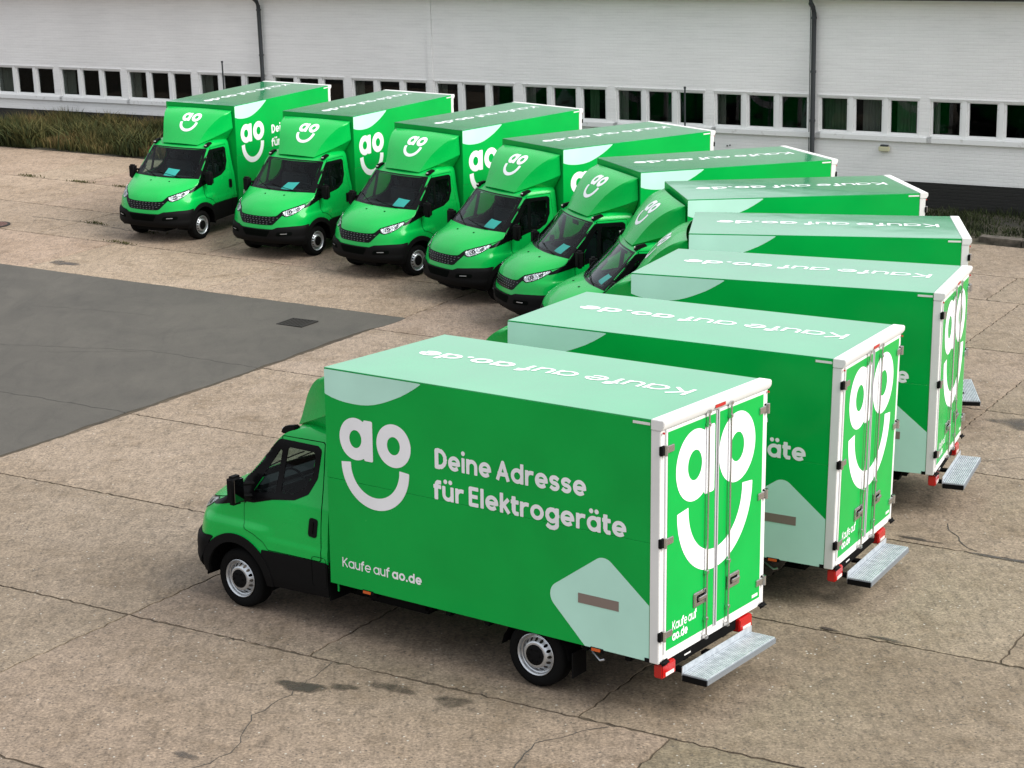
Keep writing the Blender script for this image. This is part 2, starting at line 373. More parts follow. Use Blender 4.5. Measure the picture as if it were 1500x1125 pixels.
def patch(name, f, bounds, cell, mapf, off, th, m, parent, side=1, smooth=35):
    """curved raised panel: 2-D shape -> surface, with a rim going down by th"""
    v, fc = march(f, bounds, cell, False)
    e = 1e-3; top = []; bot = []
    for (u, w_) in v:
        p = mapf(u, w_); du = mapf(u + e, w_) - mapf(u - e, w_); dv = mapf(u, w_ + e) - mapf(u, w_ - e)
        n = np.cross(du, dv); L_ = np.linalg.norm(n)
        n = n / L_ if L_ > 1e-9 else np.array([0, 1., 0])
        if n[1] * p[1] + n[0] * (p[0] + 1.2) + n[2] * .3 < 0: n = -n
        a = p + n * off; c = p + n * (off - th)
        top.append((a[0], side * a[1], a[2])); bot.append((c[0], side * c[1], c[2]))
    cnt = {}
    for q in fc:
        for i in range(len(q)):
            k = (q[i], q[(i + 1) % len(q)]); cnt[k] = cnt.get(k, 0) + 1
    F = [tuple(q) for q in fc]; N = len(top)
    for (a, b_) in cnt:
        if (b_, a) not in cnt: F.append((b_, a, a + N, b_ + N))
    me = bpy.data.meshes.new(name); me.from_pydata(top + bot, [], F); me.update()
    bm = bmesh.new(); bm.from_mesh(me)
    bmesh.ops.delete(bm, geom=[x for x in bm.verts if not x.link_faces], context='VERTS')
    fl = [x for x in bm.faces if x.normal.dot(Vector((x.calc_center_median().x + 1.2, x.calc_center_median().y, .3))) < 0]
    bmesh.ops.recalc_face_normals(bm, faces=bm.faces)
    # outward test on the largest face
    s_ = sum(x.calc_area() * x.normal.dot(Vector((x.calc_center_median().x + 1.2, x.calc_center_median().y, .3))) for x in bm.faces)
    if s_ < 0: bmesh.ops.reverse_faces(bm, faces=bm.faces)
    bm.to_mesh(me); bm.free(); return link(name, me, m, parent, smooth)

# ------------------------------------------------------------------ lettering drawn as rounded strokes (unit = cap height)
def arc(cx, cy, r, a0, a1, n=18, ry=None):
    ry = r if ry is None else ry
    return [(cx + r * math.cos(rad(a0 + (a1 - a0) * i / n)), cy + ry * math.sin(rad(a0 + (a1 - a0) * i / n))) for i in range(n + 1)]
def glyph(ch, h):
    X = .76; r = X / 2 - h; cy = X / 2; c = r + h; T_ = 1 - h
    if ch == 'o': return 2 * c, [arc(c, cy, r, 0, 360, 28)]
    if ch in 'aä':
        s = [arc(c, cy, r, 0, 360, 28), [(c + r, h), (c + r, X - h)]]
        if ch == 'ä': s += [[(c - r * .5, .98)], [(c + r * .55, .98)]]
        return 2 * c, s
    if ch == 'd': return 2 * c, [arc(c, cy, r, 0, 360, 28), [(c + r, h), (c + r, T_)]]
    if ch == 'g': return 2 * c, [arc(c, cy, r, 0, 360, 28), [(c + r, X - h), (c + r, -.02)] + arc(c, -.02, r, 0, -140, 14, r * .72)]
    if ch == 'e': return 2 * c, [arc(c, cy, r, 0, 308 - h * 60, 26), [(c - r + h, cy - h * .15), (c + r - h, cy - h * .15)]]
    if ch == 'i': return 2 * h, [[(h, h), (h, X - h)], [(h, .98)]]
    if ch == 'l': return 2 * h, [[(h, h), (h, T_)]]
    if ch == 'n':
        rr = .27 - h * .2; return 2 * rr + 2 * h, [[(h, h), (h, X - h)], arc(h + rr, X - h - rr, rr, 180, 0, 14) + [(h + 2 * rr, h)]]
    if ch in 'uü':
        rr = .27 - h * .2; s = [[(h, X - h)] + arc(h + rr, h + rr, rr, 180, 360, 14) + [(h + 2 * rr, X - h)], [(h + 2 * rr, h), (h + 2 * rr, X - h)]]
        if ch == 'ü': s += [[(h + rr * .4, .98)], [(h + rr * 1.6, .98)]]
        return 2 * rr + 2 * h, s
    if ch == 'r': return .40 + h, [[(h, h), (h, X - h)], arc(h + .27, X - h - .27, .27, 180, 80, 10)]
    if ch == 's':
        q = (X - 2 * h) / 4; w_ = .20
        return 2 * w_ + 2 * h, [arc(h + w_, X - h - q, w_, 40, 270, 14, q) + arc(h + w_, h + q, w_, 90, -140, 14, q)[1:]]
    if ch == 'f': return .42, [[(.16, h)] + [(.16, T_ - .18)] + arc(.16 + .18, T_ - .18, .18, 180, 85, 10), [(h * .8, X - h), (.40 - h * .6, X - h)]]
    if ch == 't': return .42, [[(.16, .94 - h), (.16, h + .16)] + arc(.16 + .16, h + .16, .16, 180, 275, 10), [(h * .8, X - h), (.40 - h * .6, X - h)]]
    if ch == 'k': return .56, [[(h, h), (h, T_)], [(h, .30), (.50 - h * .6, X - h)], [(.22, .42), (.54 - h * .6, h)]]
    if ch == 'K': return .68, [[(h, h), (h, T_)], [(h, .40), (.62 - h * .5, T_)], [(.22, .55), (.66 - h * .6, h)]]
    if ch == 'D': return .74, [[(h, h), (h, T_), (.30, T_)] + arc(.30, .5, .44 - h, 90, -90, 18, .5 - h) + [(h, h)]]
    if ch == 'A': return .80, [[(h, h), (.40, T_), (.80 - h, h)], [(.18, .32), (.62, .32)]]
    if ch == 'E': return .60, [[(.58 - h, T_), (h, T_), (h, h), (.58 - h, h)], [(h, .51), (.54 - h, .51)]]
    if ch == '.': return 2.3 * h, [[(1.15 * h, 1.15 * h)]]
    return .3, []
def text_parts(runs, cap, width, cell, x0=0., y0=0.):
    """runs: [(string, half stroke)]; scaled so that the line is width long"""
    items = []; pen = 0; gap = .095
    for s, h in runs:
        for ch in s:
            if ch == ' ': pen += .22; continue
            w_, st = glyph(ch, h); items.append((pen, st, h)); pen += w_ + gap
    pen -= gap; k = width / (pen * cap); out = []
    for off, st, h in items:
        xs = [p[0] for s in st for p in s]; ys = [p[1] for s in st for p in s]
        bnd = ((min(xs) - h * 1.6 + off) * cap * k + x0, (max(xs) + h * 1.6 + off) * cap * k + x0, (min(ys) - h * 1.6) * cap + y0, (max(ys) + h * 1.6) * cap + y0)
        def f(x, y, st=st, off=off, h=h):
            X_ = ((x - x0) / (cap * k) - off); Y_ = (y - y0) / cap; d = np.full(np.shape(x), 1e9)
            for s in st:
                if len(s) == 1: d = np.minimum(d, np.hypot(X_ - s[0][0], Y_ - s[0][1]) - .18 * h)
                for q in range(len(s) - 1):
                    a, b_ = s[q], s[q + 1]; ex, ey = b_[0] - a[0], b_[1] - a[1]; ln = math.hypot(ex, ey) + 1e-9; ex /= ln; ey /= ln
                    al = (X_ - a[0]) * ex + (Y_ - a[1]) * ey; pe = np.abs((X_ - a[0]) * ey - (Y_ - a[1]) * ex)
                    e0 = h * .96 if q == 0 else 0.; e1 = h * .96 if q == len(s) - 2 else 0.
                    d = np.minimum(d, np.maximum(pe, np.maximum(-al - e0, al - ln - e1) + h))
                    if q > 0: d = np.minimum(d, np.hypot(X_ - a[0], Y_ - a[1]))
            return d - h
        out.append(march(f, bnd, cell))
    return out
def ell(x, y, cx, cy, rx, ry):
    k = np.hypot((x - cx) / rx, (y - cy) / ry); return (k - 1) * min(rx, ry)
def logo_sdf(x, y):            # 1 wide (0..1) and 1 high (0..1)
    a = ell(x, y, .235, .765, .225, .232); st = sd_poly([(.37, .56), (.458, .56), (.458, .97), (.37, .97)], x, y) - .018
    a = np.minimum(a, st); a = np.maximum(a, -ell(x, y, .235, .765, .085, .098))
    o = np.maximum(ell(x, y, .765, .765, .235, .235), -ell(x, y, .765, .765, .088, .098))
    rr = np.hypot(x - .5, y - .49); sm = np.maximum(rr - .472, .338 - rr)
    cutl = (y - .49) * .985 - np.abs(x - .5) * -.10 - .0
    sm = np.maximum(sm, (y - .478) - (np.abs(x - .5) - .40) * -.10 + -.02) + .012
    return np.minimum(np.minimum(a, o), sm - .012)

# ------------------------------------------------------------------ cab surface (truck frame: x forward from the front axle, y left, z up)
TAB = np.array([(.30, .84, .45, 3.0, 1.7, .95), (.45, .93, .48, 2.8, 1.7, .985), (.60, .975, .50, 2.6, 1.7, .995), (.72, .975, .52, 2.5, 1.7, 1.00),
 (.80, .955, .54, 2.5, 1.7, 1.00), (.90, .935, .55, 2.5, 1.7, 1.00), (1.0, .90, .56, 2.5, 1.7, .998), (1.09, .85, .56, 2.5, 1.6, .992),
 (1.18, .76, .52, 2.4, 1.5, .985), (1.30, .575, .46, 2.3, 1.3, .972), (1.38, .375, .34, 2.1, 1.1, .962), (1.44, .16, .19, 2.0, 1.0, .948),
 (1.60, -.01, .17, 2.0, 1.0, .915), (1.80, -.215, .15, 2.0, 1.0, .88), (2.06, -.47, .12, 2.0, 1.0, .84), (2.12, -.55, .12, 2.1, 1.1, .825),
 (2.17, -.66, .15, 2.2, 1.3, .79), (2.21, -.80, .18, 2.2, 1.5, .70), (2.235, -.98, .2, 2.2, 1.6, .5), (2.245, -1.15, .1, 2.2, 1.6, .25)])
SL = []
for i in range(len(TAB)):
    a = (TAB[i] - TAB[max(i - 1, 0)]) / max(TAB[i, 0] - TAB[max(i - 1, 0), 0], 1e-9); b_ = (TAB[min(i + 1, len(TAB) - 1)] - TAB[i]) / max(TAB[min(i + 1, len(TAB) - 1), 0] - TAB[i, 0], 1e-9)
    if i == 0: SL.append((b_, b_))
    elif i == len(TAB) - 1: SL.append((a, a))
    elif abs(TAB[i, 0] - 1.44) < 1e-6: SL.append((a, b_))
    else: SL.append(((a + b_) / 2,) * 2)
def lvl(z):
    z = min(max(z, TAB[0, 0]), TAB[-1, 0]); i = int(min(max(np.searchsorted(TAB[:, 0], z) - 1, 0), len(TAB) - 2))
    h = TAB[i + 1, 0] - TAB[i, 0]; t_ = (z - TAB[i, 0]) / h; t2 = t_ * t_; t3 = t2 * t_
    return (2 * t3 - 3 * t2 + 1) * TAB[i] + (t3 - 2 * t2 + t_) * h * SL[i][1] + (-2 * t3 + 3 * t2) * TAB[i + 1] + (t3 - t2) * h * SL[i + 1][0]
def smst(a, b_, x):
    t_ = min(max((x - a) / (b_ - a), 0), 1); return t_ * t_ * (3 - 2 * t_)
def blister(x, y, z):
    return .028 * smst(1.06, .99, z) * smst(-.62, -.30, x) * smst(.70, .45, x) * smst(.35, .8, y) + .010 * smst(.94, .90, z) * smst(-.40, -.55, x)
def Sp(p, z):                      # p 0..1 round the front corner, >1 back along the side
    sg = -1 if p < 0 else 1; p = abs(p); _, xf, a, n, m_, ws = lvl(z)
    if p < 1:
        th = p * math.pi / 2; y = ws * math.sin(th) ** (2 / n); x = xf - a + a * max(math.cos(th), 0) ** (2 / m_)
    else: y = ws; x = xf - a - (p - 1) * 1.2
    return np.array([x, sg * (y + blister(x, y, z)), z])
def Mp(u, z): return Sp(u / 1.2, z)                       # u = 1.2 p
def Mx(x, z):                                             # side view
    _, xf, a, n, m_, ws = lvl(z); xc = xf - a
    if x <= xc: y = ws
    else:
        k = min((x - xc) / a, .999); th = math.acos(k ** (m_ / 2)); y = ws * math.sin(th) ** (2 / n)
    return np.array([x, y + blister(x, y, z), z])
def My(y, z):                                             # front view
    _, xf, a, n, m_, ws = lvl(z); k = min(abs(y) / ws, .9995)
    th = math.asin(k ** (n / 2)); x = xf - a + a * max(math.cos(th), 0) ** (2 / m_)
    return np.array([x, y + math.copysign(blister(x, abs(y), z), y), z])
REAR = -1.37
WSH = [(-.80, 1.475), (.80, 1.475), (.745, 2.035), (.40, 2.045), (-.40, 2.045), (-.745, 2.035)]
SIDEW = [(-.20, 1.34), (-.55, 1.41), (-.85, 1.455), (-1.01, 1.545), (-1.115, 1.70), (-1.14, 1.98), (-.70, 1.985), (-.56, 1.90)]
QUART = [(-.24, 1.40), (-.58, 1.45), (-.635, 1.93), (-.60, 1.93)]
MAINW = [(-.66, 1.455), (-.85, 1.475), (-1.00, 1.56), (-1.105, 1.71), (-1.125, 1.965), (-.715, 1.97)]

def make_cab(root):
    zs = list(np.arange(.40, 1.0, .05)) + list(np.arange(1.0, 2.12, .028)) + [2.13, 2.15, 2.17, 2.19, 2.205, 2.22, 2.23, 2.24]
    def ring(z):
        _, xf, a, n, m_, ws = lvl(z); pts = []
        for i in range(25):                               # even steps in y then the side
            th = (i / 24) * math.pi / 2
            k = math.sin(th) ** 1.0; y = ws * k; pts.append(My(y * .9999, z))
        xc = xf - a; nS = 22
        for i in range(1, nS + 1):
            x = xc + (REAR - xc) * i / nS; pts.append(np.array([x, ws + blister(x, ws, z), z]))
        return pts
    rows = [ring(z) for z in zs]; n = len(rows[0]); V = []; F = []
    def keep(c):
        x, y, z = c
        if math.hypot(x, z - .345) < .50 and y > .45: return False
        if z > 1.43 and z < 2.06 and x > -.66:
            if sd_poly(WSH, np.array(y), np.array(z)) < .004 and x > lvl(z)[1] - lvl(z)[2] - .02: return False
        if y > .7 and 1.3 < z < 2.03 and sd_poly(SIDEW, np.array(x), np.array(z)) < -.002 and x <= lvl(z)[1] - lvl(z)[2] + .03: return False
        return True
    for sgn in (1, -1):
        o = len(V)
        for r_ in rows: V += [(p[0], sgn * p[1], p[2]) for p in r_]
        for i in range(len(rows) - 1):
            for j in range(n - 1):
                q = (i * n + j, i * n + j + 1, (i + 1) * n + j + 1, (i + 1) * n + j)
                P = [(rows[k // n][k % n]) for k in q]; c = sum(P) / 4
                if keep(c): F.append(tuple(o + k for k in (q if sgn > 0 else q[::-1])))
        # roof cap and rear wall, per half
    top = rows[-1]; o = len(V)
    V += [(p[0], p[1], p[2]) for p in top] + [(p[0], -p[1], p[2]) for p in top[::-1]]
    F.append(tuple(range(o, len(V))))
    o = len(V); rr = [r_[-1] for r_ in rows]
    V += [(REAR, p[1], p[2]) for p in rr] + [(REAR, -p[1], p[2]) for p in rr[::-1]]
    F.append(tuple(range(o, len(V))))
    me = bpy.data.meshes.new('cab_body'); me.from_pydata(V, [], F); me.update()
    bm = bmesh.new(); bm.from_mesh(me); bmesh.ops.remove_doubles(bm, verts=bm.verts, dist=.0004)
    bm.to_mesh(me); bm.free()
    body = link('cab_body', me, M['body'], root, 32)
    # dark lining just inside the skin
    me2 = bpy.data.meshes.new('lining'); bm = bmesh.new(); bm.from_mesh(me)
    bmesh.ops.recalc_face_normals(bm, faces=bm.faces)
    bm.normal_update()
    co = [v_.co - v_.normal * .02 * (1 if v_.normal.dot(v_.co - Vector((-.5, 0, 1.1))) > 0 else -1) for v_ in bm.verts]
    for v_, c in zip(bm.verts, co): v_.co = c
    bm.to_mesh(me2); bm.free(); link('lining', me2, M['liner'], body)
    ev = []
    # hood
    H = [(0, .995), (.16, 1.0), (.27, 1.015), (.345, 1.118), (.5, 1.18), (.72, 1.252), (.9, 1.30), (1.02, 1.355), (.985, 1.432), (.5, 1.434), (0, 1.434)]
    Hf = [(p * 1.2, z) for p, z in H] + [(-p * 1.2, z) for p, z in H[::-1] if p > 0]
    shp = rpoly(Hf, .015)
    patch('bonnet_gap', lambda x, y: shp(x, y) - .009, (-1.26, 1.26, .97, 1.45), .03, Mp, .0015, .004, M['gap'], root)
    hood = patch('bonnet', shp, (-1.26, 1.26, .98, 1.44), .028, Mp, .007, .012, M['body'], root)
    for yy, zz in ((.33, 1.385), (-.2, 1.385)):           # washer jets
        p = My(yy, zz); MB().box(p[0] - .02, p[0] + .02, yy - .015, yy + .015, p[2] + .0, p[2] + .018).build('washer_jet', M['black'], hood, bevel=.005)
    # grille
    G_ = [(0, .805), (.20, .812), (.235, .832), (.37, 1.028), (.425, 1.005), (.375, 1.07), (.352, 1.112), (.335, 1.112), (.268, 1.006), (.15, .992), (0, .988)]
    Gf = [(p * 1.2, z) for p, z in G_] + [(-p * 1.2, z) for p, z in G_[::-1] if p > 0]
    gsh = rpoly(Gf, .006); grille = patch('grille', gsh, (-.56, .56, .79, 1.13), .02, Mp, .004, .01, M['gloss'], root)
    mb = MB(); k = 0
    for row in range(4):
        z = .832 + row * .046; half = .36 + row * .06; yv = -half + (row % 2) * .06
        while yv < half:
            if gsh(np.array(0.), np.array(z)) < 0:
                p = My(yv, z); q = My(yv + .038, z + .003)
                mb.quad((p[0] + .016, p[1], p[2]), (q[0] + .016, q[1], q[2]), (q[0] + .010, q[1], q[2] + .011), (p[0] + .010, p[1], p[2] + .011))
            yv += .09
    gb = mb.build('grille_bars', M['greybar'], grille); gb['kind'] = 'stuff'
    # front bumper, black lower half
    B_ = [(0, .722), (.235, .727), (.31, .768), (.58, .792), (.8, .797), (1.02, .812), (1.06, .80), (1.06, .37), (.6, .37), (.45, .40), (0, .40)]
    Bf = [(p * 1.2, z) for p, z in B_] + [(-p * 1.2, z) for p, z in B_[::-1] if p > 0]
    bp = rpoly(Bf, .008)
    def bsh(u, z):
        d = bp(u, z); x = np.vectorize(lambda a, c: Mp(a, c)[0])(u, z); y = np.vectorize(lambda a, c: abs(Mp(a, c)[1]))(u, z)
        return np.maximum(d, np.where(y > .55, .53 - np.hypot(x, z - .345), -1))
    def Mb(u, z):
        p = Mp(u, z); k = .022 * smst(.80, .74, z) * (1 - .5 * smst(.46, .38, z)); k += .012 * smst(.56, .52, z) * smst(.40, .44, z)
        return p + np.array([k, math.copysign(k * .6, p[1]) * smst(.2, .8, abs(p[1])), 0])
    bum = patch('bumper', bsh, (-1.3, 1.3, .36, .83), .03, Mb, .008, .03, M['black'], root, smooth=28)
    mouth = [(-.40, .70), (.40, .70), (.26, .50), (-.26, .50)]
    patch('bumper_intake', rpoly(mouth, .02), (-.42, .42, .48, .72), .03, lambda y, z: My(y, z) + np.array([.024, 0, 0]), .009, .01, M['gap'], bum)
    for s in (1, -1):
        patch('fog_lamp_recess', rpoly([(.50, .58), (.84, .60), (.86, .68), (.56, .67)], .02), (.48, .88, .56, .70), .03, lambda y, z: My(y, z) + np.array([.024, .01, 0]), .009, .01, M['gap'], bum, side=s)
        patch('fog_lamp_glint', rpoly([(.62, .625), (.76, .632), (.76, .645), (.62, .638)], .003), (.60, .78, .61, .66), .01, lambda y, z: My(y, z) + np.array([.024, .01, 0]), .014, .008, M['steel'], bum, side=s)
        # headlamps
        HL = [(.352, 1.10), (.5, 1.163), (.72, 1.233), (.782, 1.222), (.74, 1.158), (.66, 1.098), (.55, 1.036), (.445, 1.004), (.378, 1.04)]
        hs = rpoly([(p * 1.2, z) for p, z in HL], .010)
        hl = patch('headlight', lambda x, y: hs(x, y) - .006, (.38, .98, .98, 1.26), .02, Mp, .003, .008, M['gloss'], root, side=s)
        patch('reflector', lambda x, y: hs(x, y) + .008, (.38, .98, .98, 1.26), .02, Mp, .006, .004, M['reflector'], hl, side=s)
        for (pc, zc, rr) in ((.485, 1.09, .036), (.635, 1.145, .026)):
            u0 = pc * 1.2
            patch('projector', lambda x, y, u0=u0, zc=zc, rr=rr: np.abs(np.hypot((x - u0) * .9, y - zc) - rr) - .007, (u0 - .07, u0 + .07, zc - .06, zc + .06), .01, Mp, .010, .004, M['gloss'], hl, side=s)
            patch('bulb_cover', lambda x, y, u0=u0, zc=zc, rr=rr: np.hypot((x - u0) * .9, y - zc) - rr * .45, (u0 - .07, u0 + .07, zc - .06, zc + .06), .01, Mp, .009, .003, M['black'], hl, side=s)
        patch('lens', hs, (.38, .98, .98, 1.26), .02, Mp, .018, .012, M['lens'], hl, side=s)
        # black surround of the side windows and glazing
        SB = [(.36, 1.195), (.12, 1.305), (.055, 1.335), (.005, 1.435), (-.125, 1.56), (-.345, 1.80), (-.565, 2.025), (-.60, 2.045), (-1.15, 2.04), (-1.205, 2.00), (-1.175, 1.69), (-1.06, 1.50), (-.87, 1.41), (-.55, 1.365), (-.27, 1.288), (-.17, 1.283), (.10, 1.222), (.40, 1.160)]
        hole1, hole2 = rpoly(QUART, .015), rpoly(MAINW, .04); sb = rpoly(SB, .008)
        patch('window_surround', lambda x, y: np.maximum(sb(x, y), -np.minimum(hole1(x, y), hole2(x, y))), (-1.24, .44, 1.13, 2.07), .022, Mx, .006, .012, M['gloss'], root, side=s)
        patch('side_window', lambda x, y: hole2(x, y) - .01, (-1.2, -.6, 1.4, 2.02), .05, Mx, .002, .001, M['glass'], root, side=s)
        patch('quarter_window', lambda x, y: hole1(x, y) - .01, (-.7, -.2, 1.35, 1.98), .05, Mx, .002, .001, M['glass'], root, side=s)
        # door panel with its gap, handle
        DP = [(-.13, 1.262), (-.135, 1.06), (-.16, .98), (-.30, .94), (-.43, .87), (-.50, .79), (-1.275, .80), (-1.265, 1.39), (-1.238, 2.085), (-.62, 2.078), (-.62, 2.0), (-.32, 1.6), (-.22, 1.31)]
        dp = rpoly(DP, .02)
        patch('door_gap', lambda x, y: np.maximum(np.maximum(dp(x, y) - .009, -dp(x, y) - .01), -sb(x, y)), (-1.31, -.08, .76, 2.12), .015, Mx, .0022, .003, M['gap'], root, side=s)
        dr = patch('cab_door', lambda x, y: np.maximum(dp(x, y), -sb(x, y) + .004), (-1.31, -.08, .76, 2.12), .028, Mx, .005, .008, M['body'], root, side=s)
        patch('door_handle', rpoly([(-1.090, 1.055), (-1.215, 1.045), (-1.232, 1.255), (-1.108, 1.265)], .035), (-1.25, -1.07, 1.03, 1.28), .012, Mx, .012, .01, M['black'], dr, side=s)
        patch('handle_grip', rpoly([(-1.145, 1.09), (-1.165, 1.09), (-1.175, 1.22), (-1.155, 1.22)], .008), (-1.19, -1.12, 1.07, 1.24), .008, Mx, .022, .012, M['gloss'], dr, side=s)
        # arch flare and sill
        def fl(x, z):
            r_ = np.hypot(x, z - .345); return np.maximum(np.maximum(r_ - .545, .445 - r_), .36 - z)
        patch('arch_flare', lambda x, z: np.maximum(fl(x, z), x - .56), (-.58, .58, .34, .92), .022, Mx, .022, .04, M['black'], root, side=s, smooth=50)
        SI = [(-.40, .775), (-1.372, .792), (-1.372, .40), (-.40, .36)]
        sl = rpoly(SI, .004)
        patch('sill', lambda x, z: np.maximum(sl(x, z), .50 - np.hypot(x, z - .345)), (-1.39, -.38, .35, .80), .03, Mx, .014, .03, M['black'], root, side=s)
        patch('fuel_flap_line', lambda x, z: np.abs(rpoly([(-1.15, .50), (-1.36, .50), (-1.36, .845), (-1.15, .845)], .04)(x, z)) - .003, (-1.39, -1.12, .48, .87), .008, Mx, .0165, .003, M['gap'], root, side=s)
        # mirrors
        mr = MB().box(-.215, -.085, s * 1.055, s * 1.235, 1.29, 1.62).build('mirror', M['black'], root, bevel=.035, seg=3)
        MB().box(-.221, -.214, s * 1.075, s * 1.215, 1.33, 1.59).build('mirror_glass', M['mirror'], mr)
        for zz in (1.36, 1.50):
            MB().tube([(-.24, s * .93, zz), (-.16, s * 1.08, zz + .01)], .024, 8).build('mirror_arm', M['black'], mr, smooth=40)
        # clearance lamps on the roof
        lamp = MB(); lamp.prism([(-.555, 2.115), (-.60, 2.175), (-.76, 2.205), (-.80, 2.14), (-.80, 2.10), (-.56, 2.09)], 'y', s * .715, s * .805)
        ll = lamp.build('roof_lamp', M['black'], root, bevel=.012)
        MB().box(-.60, -.565, s * .735, s * .785, 2.132, 2.155).build('lamp_lens', M['clearlens'], ll)
        # mudguard inside the arch
        mb = MB(); n_ = 14
        for i in range(n_):
            a0, a1 = rad(-5 + 190 * i / n_), rad(-5 + 190 * (i + 1) / n_); r_ = .505
            mb.quad((r_ * math.cos(a0), s * .62, .345 + r_ * math.sin(a0)), (r_ * math.cos(a1), s * .62, .345 + r_ * math.sin(a1)), (r_ * math.cos(a1), s * .99, .345 + r_ * math.sin(a1)), (r_ * math.cos(a0), s * .99, .345 + r_ * math.sin(a0)))
        mb.box(-.5, .5, s * .60, s * .62, .4, .86); mb.build('wheel_house', M['dark'], root)
    MB().box(REAR - .012, REAR - .001, -.99, .99, .36, .80).build('rear_skirt', M['black'], root)
    # windscreen, black frit border, wipers, cowl
    FR = [(-.905, 1.438), (.905, 1.438), (.86, 1.62), (.828, 1.85), (.80, 2.045), (.79, 2.06), (.4, 2.066), (-.4, 2.066), (-.79, 2.06), (-.80, 2.045), (-.828, 1.85), (-.86, 1.62)]
    fr = rpoly(FR, .006); wh = rpoly(WSH, .03)
    patch('windscreen_border', lambda x, y: np.maximum(fr(x, y), -wh(x, y)), (-.93, .93, 1.42, 2.08), .022, My, .005, .012, M['gloss'], root)
    ws_ = patch('windscreen', lambda x, y: wh(x, y) - .012, (-.9, .9, 1.44, 2.07), .06, My, .0035, .001, M['glass'], root, smooth=60)
    for (y0, z0, y1, z1) in ((.50, 1.455, -.22, 1.55), (-.22, 1.455, -.80, 1.60)):
        pts = [My(y0 + (y1 - y0) * i / 6, z0 + (z1 - z0) * i / 6) + np.array([.02, 0, .012]) for i in range(7)]
        MB().tube(pts, .008, 5).build('wiper', M['black'], root)
    # cab interior
    MB().box(-.28, .05, -.84, .84, 1.18, 1.44).build('dashboard', M['liner'], root, bevel=.05)
    for yc, ww in ((.47, .25), (-.42, .42)):
        st = MB().box(-.98, -.52, yc - ww, yc + ww, .86, 1.02).build('seat', M['seat'], root, bevel=.04)
        MB().box(-1.14, -1.0, yc - ww, yc + ww, 1.0, 1.62).build('seat_back', M['seat'], st, bevel=.05)
        for hy in ((yc,) if ww < .3 else (yc - .2, yc + .2)):
            MB().box(-1.13, -1.03, hy - .12, hy + .12, 1.66, 1.84).build('head_rest', M['seat'], st, bevel=.04)
    mb = MB(); n_ = 20; cx, cz = -.40, 1.40
    pts = [(cx + .19 * math.sin(a) * .45, .47 + .19 * math.cos(a), cz + .19 * math.sin(a) * .9) for a in [2 * math.pi * i / n_ for i in range(n_ + 1)]]
    mb.tube(pts, .016, 6, False); mb.tube([(cx, .47, cz), (-.2, .47, 1.25)], .03, 6); mb.box(cx - .02, cx + .01, .30, .64, cz - .03, cz + .03)
    mb.build('steering_wheel', M['liner'], root, smooth=50)
    MB().box(-.56, -.53, -.13, .13, 1.90, 1.98).build('interior_mirror', M['gloss'], root, bevel=.01)

